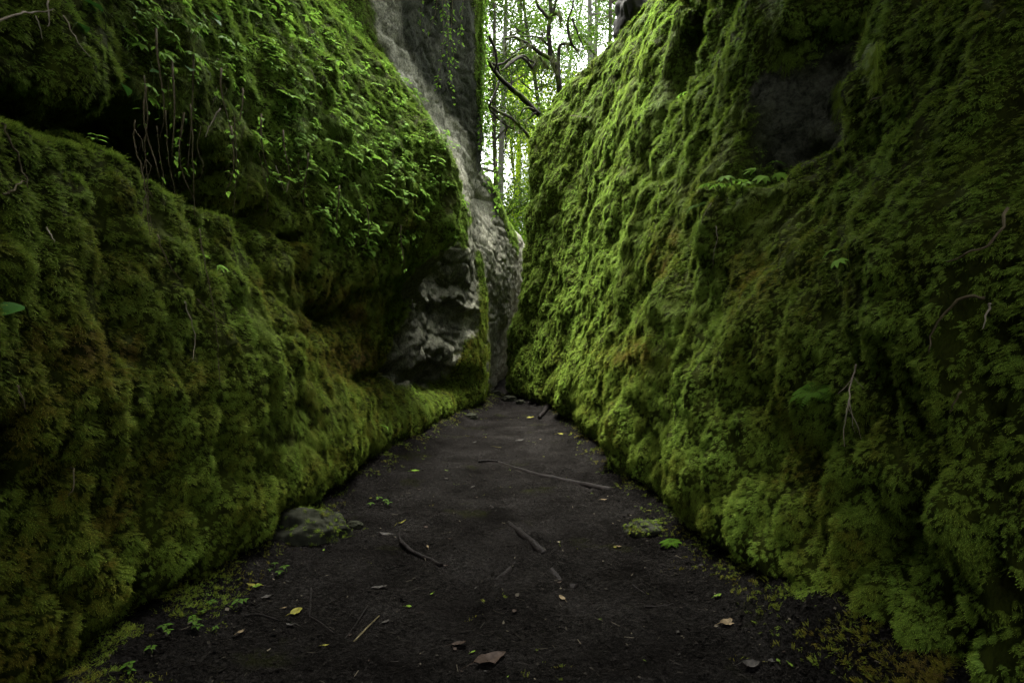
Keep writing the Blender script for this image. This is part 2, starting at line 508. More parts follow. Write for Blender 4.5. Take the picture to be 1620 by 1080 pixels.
# ---- right cliff
ysR = ys_grid([(-4, .6, .2), (.6, 4.5, .028), (4.5, 8, .04), (8, 11.6, .05), (11.6, 13.0, .025), (13.0, 21, .2)])
tzR = tz_grid(6.4, [(0, 3.4, .028), (3.4, 6.4, .04)])
X, Y, Z = build_sheet(RIGHT, [-4, 2.5, 3.2, 21], [9, 9, 6.4, 6.4], 1, ysR, tzR)
# two bare niches above the ledge, with a mossy brow between them
def niche_right(Y, Z):
    zt = 3.02 + .28 * np.sin(Y * 3.1)
    a = box(Y, 2.62, 3.72, .13) * sstep(2.08, 2.2, Z) * (1 - sstep(2.75, 3.15, Z - .12 * np.sin(Y * 6)))
    b = box(Y, 2.75, 3.35, .14) * sstep(2.6, 2.8, Z) * (1 - sstep(3.5, 3.75, Z))
    return .44 * a + .55 * b * (1 - .6 * a)
X = X + niche_right(Y, Z)
# dark cleft near the top (1060-1130, 40-120) and soil crack
X = X + .60 * box(Y, 5.15, 5.85, .12) * box(Z, 3.62, 4.25, .14)
X = X + .10 * np.exp(-((Y - (2.66 + .05 * np.sin(Z * 9))) / .05) ** 2) * box(Z, 1.50, 1.98, .07)


def cracks(P, seed):
    W = P + .10 * np.stack([fbm(P * 2.5, 3, seed + 1), fbm(P * 2.5, 3, seed + 2), fbm(P * 2.5, 3, seed + 3)], 1)
    n1 = perlin(W * np.array([1.4, 1.4, 2.6]), seed + 4); n2 = perlin(W * np.array([3.1, 3.1, 4.2]), seed + 5)
    return np.exp(-(n1 / .035) ** 2) + .6 * np.exp(-(n2 / .05) ** 2)


def crease(P, seed):
    """moss cushions some 15 cm across: high on the cushion, low in the creases between"""
    W = P * np.array([1, 1, .8]) + .05 * np.stack([fbm(P * 4, 2, seed + 1), fbm(P * 4, 2, seed + 2), fbm(P * 4, 2, seed + 3)], 1)
    return np.clip(billow(W * 5.5, 2, seed, .45), 0, 1.1)


def disp_right(P):
    Q = P * np.array([1, 1, .95])
    rk = rock_right(P)
    mossd = .12 * (billow(Q * 1.1, 2, 5) - .45) + .035 * (billow(Q * 4.6, 2, 21) - .4) + .055 * (crease(P, 33) - .3)
    dg = P[:, 2] * .75 + P[:, 1] * .55                      # slanting swags of moss
    mossd += -.13 * np.exp(-(np.maximum(P[:, 2], 0) / .16) ** 2) + .15 * np.exp(-(np.maximum(P[:, 2], 0) / 1.25) ** 2) * sstep(2.2, 3.2, P[:, 1])
    mossd += .028 * np.sin(P[:, 2] * 5.2 + P[:, 1] * .5 + 3.0 * fbm(P * .9, 2, 9)) * (1 - .6 * sstep(5, 8, P[:, 1]))
    mossd += .022 * np.sin(dg * 4.2 + 3.5 * fbm(P * .8, 2, 8)) * sstep(2.5, 4.5, P[:, 1])
    rockd = .13 * fbm(P * 2.2, 5, 41, .6) - .05 * cracks(P, 43)
    far = np.clip(1 - (P[:, 1] - 13) / 3, .3, 1)
    return np.where(rk > .5, rockd, mossd) * far


def rock_right(P):
    px, py = proj(P)
    px = px + 22 * fbm(P * 5, 3, 65); py = py + 22 * fbm(P * 5 + 9, 3, 66)
    poly = [(1205, 120), (1185, 175), (1192, 262), (1310, 272), (1345, 205), (1470, 85), (1482, 15), (1440, 0), (1385, 20), (1372, 60), (1320, 75), (1280, 110), (1240, 100)]
    r = inpoly(px, py, poly) & (P[:, 1] > 2.55)
    r |= inpoly(px, py, [(1060, 70), (1085, 10), (1135, 10), (1135, 80), (1095, 115), (1070, 110)]) & (P[:, 1] > 5.0) & (P[:, 0] > 1.85)
    r |= (P[:, 1] > 12.9)
    return r.astype(float)


PR, NR_ = finish_sheet(X, Y, Z, disp_right, 1, [(.25, .08), (.8, .2), (2, .4), (6, 1.0), (20, 2.5), (70, 5)])
fl = PR.reshape(-1, 3)
mossR = 1 - grid_blur(rock_right(fl).reshape(PR.shape[:2]), 3)
px, py = proj(fl)
soil_spots = [(1243, 385, 22, 60), (1262, 345, 16, 24), (1515, 470, 40, 45), (1495, 545, 30, 40), (1540, 420, 30, 40), (1590, 395, 40, 30), (1600, 660, 60, 60), (1540, 985, 40, 26), (1600, 930, 50, 30), (1590, 1040, 50, 26), (1160, 690, 22, 20), (1030, 228, 10, 12), (1298, 282, 26, 10),
              (985, 268, 8, 8), (1110, 250, 8, 10), (1175, 105, 10, 8)]
bareR = np.zeros(len(fl))
wob = fbm(fl * 6, 3, 77)
for sx, sy, rx, ry in soil_spots:
    e = ((px - sx) / rx) ** 2 + ((py - sy) / ry) ** 2 + wob * .9
    bareR = np.maximum(bareR, 1 - sstep(.6, 1.25, e))
bareR = bareR.reshape(PR.shape[:2])
brownR = np.zeros(len(fl))
for sx, sy, rx, ry in [(1280, 800, 60, 100), (1330, 900, 60, 80), (1250, 760, 40, 50), (1110, 310, 50, 45), (1060, 400, 50, 60), (1000, 560, 60, 30), (1180, 430, 40, 60), (1400, 680, 50, 60)]:
    brownR = np.maximum(brownR, np.exp(-(((px - sx) / rx) ** 2 + ((py - sy) / ry) ** 2 + wob)))
brownR = brownR.reshape(PR.shape[:2])
rock_darkR = (.82 + .25 * fbm(fl * 1.3, 3, 13)).clip(0, 1) * np.where(fl[:, 1] > 12.6, .4, 1)  # bare rock darkened, amount varied by noise
cliff_r, quadR = sheet_obj('right_cliff', PR, {'moss': mossR.ravel(), 'stain': rock_darkR}, 1, M_CLIFF)
set_props(cliff_r, 'steep cliff under moss with two bare dark niches, edge leaning over the far gap', kind='structure')

# ---- left cliff
ysL = ys_grid([(-4, .6, .2), (.6, 4.5, .028), (4.5, 7.6, .035), (7.6, 12.5, .035), (12.5, 14.5, .06), (14.5, 21, .2)])
tzL = tz_grid(10.0, [(0, 3.6, .028), (3.6, 7.0, .04), (7.0, 10.0, .12)])
X, Y, Z = build_sheet(LEFT, [-4, 21], [10, 10], -1, ysL, tzL)
zb = np.interp(Y, [.8, 1.5, 2.3, 2.8, 3.4, 3.9, 4.3], [1.90, 1.90, 1.93, 1.88, 1.84, 1.86, 1.9])
zt = np.interp(Y, [.8, 1.5, 2.3, 2.8, 3.2, 3.6, 3.9, 4.3], [1.98, 2.03, 2.16, 2.34, 2.34, 2.14, 1.98, 1.92])
X = X - .34 * sstep(0, .05, Z - zb) * (1 - sstep(-.03, .05, Z - zt)) * sstep(.7, 1.2, Y) * (1 - sstep(3.9, 4.3, Y))
X = X - .18 * box(Y, 4.25, 5.0, .18) * box(Z, 1.30, 1.52, .09)       # hollow under the middle bulge
X = X - .22 * box(Y, 5.1, 6.9, .25) * box(Z, .72, .95, .10)


def rock_left(P):
    px, py = proj(P)
    wx = 14 * fbm(P * 3, 3, 63); wy = 14 * fbm(P * 3 + 9, 3, 64)
    poly = [(530, -400), (600, 70), (660, 160), (722, 262), (742, 350), (735, 385), (690, 395), (640, 405), (632, 470), (655, 480), (600, 560), (590, 590), (610, 612), (690, 606), (712, 585), (735, 545), (765, 512), (770, 560), (772, 640), (860, 640), (860, 300), (775, 180), (772, -400)]
    r = inpoly(px + wx, py + wy, poly) & (P[:, 1] > 6.7)
    ridge = inpoly(px + wx * .4, py, [(752, 395), (762, 395), (772, 470), (772, 545), (760, 530), (757, 470)]) & (P[:, 1] > 8.5) & (P[:, 1] < 11.2)
    r &= ~ridge
    r &= ~(inpoly(px + wx * .5, py, [(744, -400), (790, -400), (774, 190), (802, 330), (826, 400), (818, 405), (790, 340), (764, 230), (752, 120)]) & (P[:, 1] > 10.2) & (P[:, 1] < 13.3))
    r |= (P[:, 1] > 13.4)
    return r.astype(float)


def disp_left(P):
    Q = P * np.array([1, 1, .7])
    rk = rock_left(P)
    mossd = .11 * (billow(Q * 1.1, 2, 105) - .45) + .045 * (billow(Q * 4.2, 2, 121) - .4) + .055 * (crease(P, 133) - .3)
    mossd += -.13 * np.exp(-(np.maximum(P[:, 2], 0) / .16) ** 2) + .15 * np.exp(-(np.maximum(P[:, 2], 0) / 1.15) ** 2) * sstep(2.2, 3.2, P[:, 1])
    st = P[:, 2] * 1.0 + P[:, 1] * .18
    rock = .08 * fbm(P * 1.5, 4, 141, .45) + .05 * (np.abs(fbm(np.stack([P[:, 0] * 2, P[:, 1] * 2, st * 5], 1), 3, 151)))
    low = (1 - sstep(1.9, 2.5, P[:, 2])) * (1 - sstep(10.3, 11, P[:, 1]))
    rock += low * (.06 * fbm(P * np.array([2.2, 2.2, 6.0]), 5, 161, .6) - .05 * np.abs(fbm(P * np.array([1.5, 1.5, 3.5]) + 7, 3, 171)))
    rock -= .04 * cracks(P, 191)
    led = 1.15 * P[:, 2] + .12 * (P[:, 1] - 8.5) + .10 + .42 * fbm(P * 1.1, 3, 181) + .12 * fbm(P * 5, 3, 183)
    u = led - np.floor(led)
    rock += low * sstep(7.0, 7.6, P[:, 1]) * (.17 * (1 - u) ** 1.2 * sstep(0, .10, u) - .06)
    # raised spine that catches the light along the slab's near edge
    return np.where(rk > .5, rock, mossd * np.clip(1 - (P[:, 1] - 6.8) * .35, .35, 1))


PL, NL_ = finish_sheet(X, Y, Z, disp_left, -1, [(.3, .1), (1, .2), (3, .6), (8, 1.0), (25, 2.5), (70, 5)])
fl = PL.reshape(-1, 3)
rl = rock_left(fl)
mossL = 1 - grid_blur(rl.reshape(PL.shape[:2]), 3)
px, py = proj(fl)
bareL = np.zeros(len(fl)); wob = fbm(fl * 6, 3, 78)
for sx, sy, rx, ry in [(265, 455, 22, 26), (362, 550, 12, 26), (450, 690, 16, 14), (525, 650, 14, 12), (445, 262, 16, 14), (710, 315, 14, 24), (60, 60, 22, 20), (250, 345, 20, 30), (15, 290, 20, 40), (330, 30, 25, 10), (160, 55, 16, 14)]:
    e = ((px - sx) / rx) ** 2 + ((py - sy) / ry) ** 2 + wob * .9
    bareL = np.maximum(bareL, 1 - sstep(.6, 1.25, e))
bareL = bareL.reshape(PL.shape[:2])
brownL = np.zeros(len(fl))
for sx, sy, rx, ry in [(700, 560, 40, 20), (560, 570, 60, 40), (650, 330, 40, 60), (160, 560, 80, 60), (620, 60, 40, 40), (540, 480, 50, 50)]:
    brownL = np.maximum(brownL, np.exp(-(((px - sx) / rx) ** 2 + ((py - sy) / ry) ** 2 + wob)))
brownL = brownL.reshape(PL.shape[:2])
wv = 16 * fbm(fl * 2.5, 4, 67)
over = inpoly(px + wv - 24, py + wv * .6, [(530, -300), (625, 95), (712, 215), (760, 330), (782, 372), (800, 330), (770, 200), (770, -300)]) & (fl[:, 1] > 6.7)  # overhang face: its shade is painted into the rock colour
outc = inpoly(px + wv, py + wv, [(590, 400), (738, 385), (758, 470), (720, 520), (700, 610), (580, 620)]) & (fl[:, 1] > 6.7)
stain_shadeL = grid_blur(np.where(over, .97, np.where(outc, .66, .0)).reshape(PL.shape[:2]), 4).ravel()
stain_shadeL = np.where((fl[:, 1] < 6), .75, stain_shadeL) + .12 * fbm(fl * 2, 3, 14)
cliff_l, quadL = sheet_obj('left_cliff', PL, {'moss': mossL.ravel(), 'stain': stain_shadeL.clip(0, 1)}, -1, M_CLIFF)
set_props(cliff_l, 'mossy overhanging cliff with a pale bare rock slab at its far end', kind='structure')

BVHS = {}
for nm, P, q in (('L', PL, quadL), ('R', PR, quadR)):
    BVHS[nm] = BVHTree.FromPolygons([tuple(v) for v in P.reshape(-1, 3)], [tuple(int(i) for i in f) for f in q])
EYE = Vector((0, 0, H))


def ray(px, py):
    d = Vector(((px - CX) / F, 1, -(py - CY) / F)).normalized()
    best = None
    for b in BVHS.values():
        h = b.ray_cast(EYE, d)
        if h[0] is not None and (best is None or h[3] < best[3]): best = h
    return best


def at(px, py, Yd):
    return Vector(((px - CX) / F * Yd, Yd, H - (py - CY) / F * Yd))


# ------------------------------------------------------------------ ground: one sheet out to the horizon
def ground_z(x, y):
    x = np.asarray(x, float); y = np.asarray(y, float)
    P = np.stack([x, y, np.zeros_like(x)], 1)
    xl = np.interp(y, [-3, 2, 3.3, 5, 7.7, 10.8, 13], [-1.6, -1.4, -1.5, -1.35, -1.05, -.5, -.3])
    xr = np.interp(y, [-3, 2, 3.3, 5, 9, 10.8, 12.4], [1.6, 1.24, 1.15, 1.0, .8, .45, 0])
    edge = np.minimum(x - xl, xr - x)
    z = .10 * (1 - sstep(-.05, .38, edge))
    z += .05 * fbm(P * 1.3, 3, 201) * .6 + .026 * fbm(P * 5, 3, 211) + .012 * np.abs(fbm(P * 11, 3, 231)) + .010 * fbm(P * 22, 2, 221)
    z += .22 * sstep(.35, -.05, xr - x) * sstep(3.0, 2.0, y)           # soil slope at the near right
    z += 1.1 * sstep(12.6, 16.5, y) * sstep(60, 16, np.abs(x))           # the path climbs at the slot
    for ax, ay, bx, by, r, h in BURIED:                                  # half-buried roots lift the mud
        ab = np.array([bx - ax, by - ay]); L2 = ab @ ab
        t = np.clip(((x - ax) * ab[0] + (y - ay) * ab[1]) / L2, 0, 1)
        dd = np.hypot(x - ax - t * ab[0], y - ay - t * ab[1])
        z += h * np.exp(-(dd / r) ** 2) * (.7 + .6 * t)
    for ax, ay, r, h in PRINTS:
        z -= 1.5 * h * np.exp(-((x - ax) ** 2 + ((y - ay) * .6) ** 2) / r ** 2)
    return z


def gpx(px, py):
    Yd = H * F / (py - CY)
    return ((px - CX) / F * Yd, Yd)


BURIED = []
for a, b, r, h in [((775, 795), (850, 865), .07, .030), ((850, 862), (915, 910), .06, .045), ((785, 722), (965, 768), .10, .045),
                   ((835, 868), (783, 922), .05, .022), ((750, 830), (733, 880), .04, .016), ((870, 812), (925, 830), .05, .018)]:
    p, q = gpx(*a), gpx(*b); BURIED.append((p[0], p[1], q[0], q[1], r, h))
PRINTS = []
for p, r, h in [((700, 835), .05, .03), ((690, 825), .04, .03), ((720, 828), .04, .025), ((910, 915), .09, .03), ((735, 955), .10, .035), ((725, 925), .10, .025), ((640, 800), .06, .02), ((790, 795), .10, .02), ((845, 812), .10, .02), ((880, 1000), .12, .015), ((620, 905), .08, .03)]:
    q = gpx(*p); PRINTS.append((q[0], q[1], r, h))

gx = np.concatenate([[-400, -120, -40, -15, -6, -3, -2.4], np.arange(-2.1, 2.1, .02), [2.4, 3, 6, 15, 40, 120, 400]])
gy = np.concatenate([[-400, -120, -40, -15, -6, -3, -1, 0, .6], np.arange(1.0, 5.5, .022), np.arange(5.5, 18, .06), [18.5, 20, 24, 30, 45, 80, 160, 400]])
GX, GY = np.meshgrid(gx, gy)
gz = ground_z(GX.ravel(), GY.ravel())
gv = np.stack([GX.ravel(), GY.ravel(), gz], 1)
gi = np.arange(len(gv)).reshape(GX.shape)
gq = np.stack([gi[:-1, :-1], gi[:-1, 1:], gi[1:, 1:], gi[1:, :-1]], -1).reshape(-1, 4)
ground = mesh_obj('ground', gv, gq, M_MUD)
set_props(ground, 'dark trodden mud path along the gorge floor', kind='structure')


def gpoint(px, py):
    x, y = gpx(px, py)
    for _ in range(3):
        z = float(ground_z([x], [y])[0])
        y = (H - z) * F / (py - CY); x = (px - CX) / F * y
    return Vector((x, y, float(ground_z([x], [y])[0])))


# hill that closes the view beyond the gap
hx = np.linspace(-40, 40, 81); hy = np.concatenate([np.linspace(14.5, 30, 32), np.linspace(31, 90, 30)])
HX, HY = np.meshgrid(hx, hy)
def hill_z(x, y):
    P = np.stack([np.ravel(x), np.ravel(y), np.zeros(np.size(x))], 1)
    return (np.interp(P[:, 1], [14.5, 18, 25, 40, 90], [-.5, 1.6, 4.2, 9, 15]) + np.clip(np.abs(P[:, 0] - 1.5) - 2, 0, 9) * .45
            + .5 * fbm(P * .3, 3, 301))
hz = hill_z(HX, HY)
hv = np.stack([HX.ravel(), HY.ravel(), hz], 1)
hi = np.arange(len(hv)).reshape(HX.shape)
hq = np.stack([hi[:-1, :-1], hi[:-1, 1:], hi[1:, 1:], hi[1:, :-1]], -1).reshape(-1, 4)
M_HILL = make_plain('leafy_soil', (.02, .03, .008), (.05, .07, .015), 4, .9)
hill = mesh_obj('hill', hv, hq, M_HILL)
set_props(hill, 'wooded hillside rising beyond the gorge', kind='structure')

# ------------------------------------------------------------------ moss fronds scattered over the cliffs
PROTO = bpy.data.collections.new('moss_fronds')


def frond(mb, root, d0, L, pull, plane, width, n=7, tipbase=.25):
    """a feathery frond: a bending midrib with paired branchlets"""
    p = np.array(root, float); d = np.array(d0, float); d /= np.linalg.norm(d)
    down = np.array([0, -1.0, -.15])
    step = L / n
    pts = [p.copy()]; dirs = [d.copy()]
    for k in range(n):
        d = d + down * pull / n; d /= np.linalg.norm(d)
        p = p + d * step; pts.append(p.copy()); dirs.append(d.copy())
    plane = np.array(plane, float)
    for k in range(1, n + 1):
        d = dirs[k]
        s = np.cross(d, plane); s /= max(np.linalg.norm(s), 1e-6)
        up = np.cross(s, d)
        t = k / n
        bl = width * (math.sin(math.pi * min(.18 + t * .75, 1)) ** .8) * random.uniform(.8, 1.15)
        for sg in (-1, 1):
            bd = d * .62 + s * sg * .78 - up * random.uniform(-.05, .25); bd /= np.linalg.norm(bd)
            w = d * bl * .14
            a = pts[k - 1] * .5 + pts[k] * .5
            tb = tipbase + (1 - tipbase) * t * .75
            mb.add([a, a + bd * bl * .55 + w + up * bl * .05, a + bd * bl - up * bl * .10, a + bd * bl * .45 - w],
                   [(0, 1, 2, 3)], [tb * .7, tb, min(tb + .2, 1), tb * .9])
    s = np.cross(dirs[-1], plane); s /= max(np.linalg.norm(s), 1e-6)
    mb.add([pts[-1], pts[-1] + dirs[-1] * step * .8 + s * width * .12, pts[-1] + dirs[-1] * step * 1.6, pts[-1] + dirs[-1] * step * .8 - s * width * .12], [(0, 1, 2, 3)], [.8, .95, 1, .95])
    w = s * .0011
    for k in range(n):
        mb.add([pts[k] - w, pts[k] + w, pts[k + 1] + w, pts[k + 1] - w], [(0, 1, 2, 3)], [.1] * 4)


NP = 6
for k in range(NP):
    mb = MB()
    for j in range(9):
        a = random.uniform(0, 2 * math.pi); rr = random.uniform(0, .026)
        spread = random.gauss(0, .55)
        d0 = (math.sin(spread) * .75, -.35 + random.gauss(0, .28), .62 + random.uniform(0, .4))
        frond(mb, (math.cos(a) * rr, math.sin(a) * rr, -.008), d0, random.uniform(.026, .046), random.uniform(.4, 1.5),
              (random.gauss(0, .25), .35 + random.gauss(0, .2), 1), random.uniform(.0080, .0120))
    o = mb.build('moss_tuft_%s' % 'abcdef'[k], M_MOSS, smooth=False, link=False)
    PROTO.objects.link(o)
for k in range(3):                                       # finer wefts that hang in threads
    mb = MB()
    for j in range(14):
        a = random.uniform(0, 2 * math.pi); rr = random.uniform(0, .034)
        d0 = (random.gauss(0, .35), -.5 + random.gauss(0, .25), .5 + random.uniform(0, .35))
        frond(mb, (math.cos(a) * rr, math.sin(a) * rr, -.008), d0, random.uniform(.034, .064), random.uniform(1.6, 2.8),
              (random.gauss(0, .3), .3 + random.gauss(0, .2), 1), random.uniform(.0040, .0065))
    PROTO.objects.link(mb.build('moss_tuft_%s' % 'ghi'[k], M_MOSS, smooth=False, link=False))


def scatter_group(name, coll):
    ng = bpy.data.node_groups.new(name, 'GeometryNodeTree')
    ng.interface.new_socket('Geometry', in_out='INPUT', socket_type='NodeSocketGeometry')
    ng.interface.new_socket('Geometry', in_out='OUTPUT', socket_type='NodeSocketGeometry')
    gi_ = ng.nodes.new('NodeGroupInput'); go = ng.nodes.new('NodeGroupOutput')
    ci = ng.nodes.new('GeometryNodeCollectionInfo')
    ci.inputs['Collection'].default_value = coll
    ci.inputs['Separate Children'].default_value = True; ci.inputs['Reset Children'].default_value = True
    iop = ng.nodes.new('GeometryNodeInstanceOnPoints')
    iop.inputs['Pick Instance'].default_value = True

    def attr(nm, typ):
        n = ng.nodes.new('GeometryNodeInputNamedAttribute'); n.data_type = typ
        n.inputs['Name'].default_value = nm
        return next(s for s in n.outputs if s.enabled and s.name == 'Attribute')
    e2r = ng.nodes.new('FunctionNodeEulerToRotation')
    ng.links.new(attr('rot', 'FLOAT_VECTOR'), e2r.inputs[0])
    ng.links.new(gi_.outputs[0], iop.inputs['Points'])
    ng.links.new(ci.outputs[0], iop.inputs['Instance'])
    ng.links.new(attr('pick', 'INT'), iop.inputs['Instance Index'])
    ng.links.new(e2r.outputs[0], iop.inputs['Rotation'])
    ng.links.new(attr('scl', 'FLOAT'), iop.inputs['Scale'])
    ng.links.new(iop.outputs[0], go.inputs[0])
    return ng


GN_MOSS = scatter_group('moss_scatter', PROTO)


def euler_from_frames(xa, ya, za):
    """XYZ euler angles of rotation matrices with columns xa, ya, za"""
    r20 = xa[:, 2]
    ry = np.arcsin(np.clip(-r20, -1, 1))
    rx = np.arctan2(ya[:, 2], za[:, 2])
    rz = np.arctan2(xa[:, 1], xa[:, 0])
    return np.stack([rx, ry, rz], 1)


def frames(nrm, up_bias, spin):
    """z = outward, -y = downhill"""
    z = nrm + np.array([0, 0, 1]) * up_bias
    z /= np.linalg.norm(z, axis=1, keepdims=True)
    down = np.array([[0, 0, -1.0]]) + rng.normal(0, .12, z.shape)
    down = down - z * (down * z).sum(1, keepdims=True)
    down /= np.maximum(np.linalg.norm(down, axis=1, keepdims=True), 1e-6)
    y = -down; x = np.cross(y, z)
    c, s = np.cos(spin)[:, None], np.sin(spin)[:, None]
    x2 = x * c + y * s; y2 = y * c - x * s
    return euler_from_frames(x2, y2, z)


def sample_sheet(P, Nn, n_per_m2, weight):
    """random points on the sheet; weight: per-vertex density 0..1 grid"""
    a = P[:-1, :-1]; b = P[1:, :-1]; c = P[1:, 1:]; d = P[:-1, 1:]
    area = .5 * np.linalg.norm(np.cross(c - a, d - b), axis=-1)
    w = .25 * (weight[:-1, :-1] + weight[1:, :-1] + weight[1:, 1:] + weight[:-1, 1:])
    lam = (area * w * n_per_m2).ravel()
    cnt = rng.poisson(lam)
    cell = np.repeat(np.arange(len(lam)), cnt)
    i, j = np.unravel_index(cell, area.shape)
    u = rng.random(len(cell))[:, None]; v = rng.random(len(cell))[:, None]

    def bil(G):
        if G.ndim == 2: G = G[..., None]
        return (G[i, j] * (1 - u) + G[i + 1, j] * u) * (1 - v) + (G[i, j + 1] * (1 - u) + G[i + 1, j + 1] * u) * v
    return bil


def seen(p, n, margin=180):
    px, py = proj(p)
    v = p - np.array([0, 0, H]); v /= np.linalg.norm(v, axis=1, keepdims=True)
    return (p[:, 1] > .6) & (px > -margin) & (px < 1620 + margin) & (py > -margin) & (py < 1080 + margin) & ((n * v).sum(1) < .35)


def points_obj(name, pts, rot, scl, pick, tint, ng, label, mat):
    me = bpy.data.meshes.new(name)
    me.vertices.add(len(pts)); me.vertices.foreach_set('co', pts.astype(np.float32).ravel())
    for nm, typ, val, key in (('rot', 'FLOAT_VECTOR', rot, 'vector'), ('scl', 'FLOAT', scl, 'value'), ('tint', 'FLOAT', tint, 'value'), ('pick', 'INT', pick, 'value')):
        at_ = me.attributes.new(nm, typ, 'POINT')
        at_.data.foreach_set(key, np.asarray(val, np.int32 if typ == 'INT' else np.float32).ravel())
    me.materials.append(mat)
    o = bpy.data.objects.new(name, me); COL.objects.link(o)
    md = o.modifiers.new('scatter', 'NODES'); md.node_group = ng
    set_props(o, label, kind='stuff')
    return o


def moss_on(P, Nn, mossmask, bare, brown, label, seed, greener_lit, cseed):
    fl = P.reshape(-1, 3)
    patch = fbm(fl * 3.3, 3, seed)
    thin = sstep(-.75, -.35, patch).reshape(mossmask.shape) * .6 + .4
    dist = np.linalg.norm(fl - np.array([0, 0, H]), axis=1).reshape(mossmask.shape)
    dens = sstep(.35, .75, mossmask) * (1 - .86 * bare) * thin * np.interp(dist, [1.5, 2.5, 5, 9], [1.9, 1.4, .95, .5]) * (fl[:, 1] < 13.5).reshape(mossmask.shape)
    cr = crease(fl, cseed)
    dens = dens * sstep(.08, .26, fl[:, 2] + .16 * fbm(fl * 2.5, 2, seed + 3)).reshape(dens.shape)
    dens = dens * (.45 + .55 * sstep(.10, .42, cr)).reshape(dens.shape)
    bil = sample_sheet(P, Nn, 2500, dens)
    p = bil(P); n = bil(Nn); n /= np.linalg.norm(n, axis=1, keepdims=True)
    br = bil(brown)[:, 0]; crv = bil(cr.reshape(brown.shape))[:, 0]
    ok = seen(p, n); p, n, br, crv = p[ok], n[ok], br[ok], crv[ok]
    d = np.linalg.norm(p - np.array([0, 0, H]), axis=1)
    rot = frames(n, .25, rng.normal(0, .45, len(p)))
    scl = rng.uniform(.52, 1.02, len(p)) * (.75 + .35 * sstep(.1, .6, crv)) * np.interp(d, [1.5, 2.5, 5, 12], [.62, .75, .95, 1.1])
    tint = .60 + .26 * fbm(p * 1.1, 3, seed + 5) + .30 * fbm(p * 5, 2, seed + 9) - .30 * br + greener_lit(p)
    kind = fbm(p * 1.9, 3, seed + 21) + .25 * fbm(p * 9, 1, seed + 23)
    pick = np.where((kind > .12) & (d > 3.4), rng.integers(NP, NP + 3, len(p)), rng.integers(0, NP, len(p)))
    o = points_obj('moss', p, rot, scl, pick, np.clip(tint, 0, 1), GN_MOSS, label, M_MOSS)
    print('moss', len(p))
    return o


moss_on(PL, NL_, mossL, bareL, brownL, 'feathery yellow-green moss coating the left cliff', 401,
        lambda p: -.10 * (1 - sstep(1.4, 2.2, p[:, 2])) + .36 * sstep(2.1, 2.9, p[:, 2]) * sstep(2.6, 4.0, p[:, 1]), 133)  # upper slope's stronger light put into the moss tint; lower bank yellower
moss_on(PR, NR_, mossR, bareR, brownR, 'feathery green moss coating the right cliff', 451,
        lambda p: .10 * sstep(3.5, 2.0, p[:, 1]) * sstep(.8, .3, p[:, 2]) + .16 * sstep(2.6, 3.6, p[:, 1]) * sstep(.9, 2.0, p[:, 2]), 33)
# moss creeping from the wall feet onto the edges of the path
gxs = rng.uniform(-1.7, 1.55, 170000); gys = 1.6 + 11 * rng.random(170000) ** 1.8
xl = np.interp(gys, [-3, 2, 3.3, 5, 7.7, 10.8, 13], [-1.6, -1.4, -1.5, -1.35, -1.05, -.5, -.3])
xr = np.interp(gys, [-3, 2, 3.3, 5, 9, 10.8, 12.4], [1.6, 1.24, 1.15, 1.0, .9, .6, 0])
edge = np.minimum(gxs - xl, xr - gxs)
gp = np.stack([gxs, gys, ground_z(gxs, gys)], 1)
pn = fbm(gp * 3.5, 3, 501) + .3 * fbm(gp * 12, 2, 502)
right_side = (xr - gxs) < (gxs - xl)
keep = (edge > -.25) & (rng.random(170000) < np.clip(.95 - edge * np.where(right_side, 3.8, 3.8), 0, 1) * sstep(-.10, .22, pn + .12)) 
keep |= (rng.random(170000) < .05) & (pn > .38) & (edge > .2)
gp = gp[keep]
gn_ = np.tile([[0, 0, 1.0]], (len(gp), 1)) + rng.normal(0, .25, (len(gp), 3)); gn_ /= np.linalg.norm(gn_, axis=1, keepdims=True)
points_obj('moss', gp - np.array([0, 0, .006]), frames(gn_, 0, rng.uniform(0, 6.28, len(gp))), rng.uniform(.32, .62, len(gp)), rng.integers(0, NP, len(gp)),
           np.clip(.36 + .4 * fbm(gp * 3, 2, 503), 0, 1), GN_MOSS, 'low moss creeping over the edges of the mud path', M_MOSS)

# ------------------------------------------------------------------ small-leaved undergrowth on the upper left slope
UNDER = bpy.data.collections.new('undergrowth_sprigs')
for k in range(4):
    mb = MB()
    for j in range(5):
        a = random.uniform(0, 6.28); h = random.uniform(.03, .09)
        b = Vector((math.cos(a) * .02, math.sin(a) * .02, 0)); t = b + Vector((math.cos(a) * h * .6, math.sin(a) * h * .6 - .3 * h, h))
        mb.tube([b, (b + t) / 2 + Vector((0, .006, .004)), t], [.0012, .0010, .0008], 3, cap=False)
        for q in range(random.choice((2, 3, 3, 4))):
            a2 = a + q * 2.1 + random.uniform(-.5, .5)
            mb.leaf(t, (math.cos(a2), math.sin(a2), .1), (0, -.2, 1), random.uniform(.022, .042), random.uniform(.018, .030), .3, .3, random.uniform(.2, .9))
    UNDER.objects.link(mb.build('sprig_%s' % 'abcd'[k], M_PLANT, link=False))
GN_UNDER = scatter_group('undergrowth_scatter', UNDER)
fl = PL.reshape(-1, 3); px, py = proj(fl)
zone = inpoly(px, py, [(300, -200), (500, -200), (640, 90), (730, 270), (735, 380), (650, 390), (560, 420), (470, 330), (400, 200), (260, 140), (150, 60), (150, -200)])
zone &= fl[:, 2] > 1.7
dens = zone * sstep(-.2, .35, fbm(fl * 2.2, 3, 520)) * (1 - .9 * bareL.ravel()) * mossL.ravel() * (fl[:, 1] < 7.6) + .05 * (fl[:, 1] < 5) * (fl[:, 2] < 1.6) * sstep(.1, .4, fbm(fl * 1.5, 2, 523))
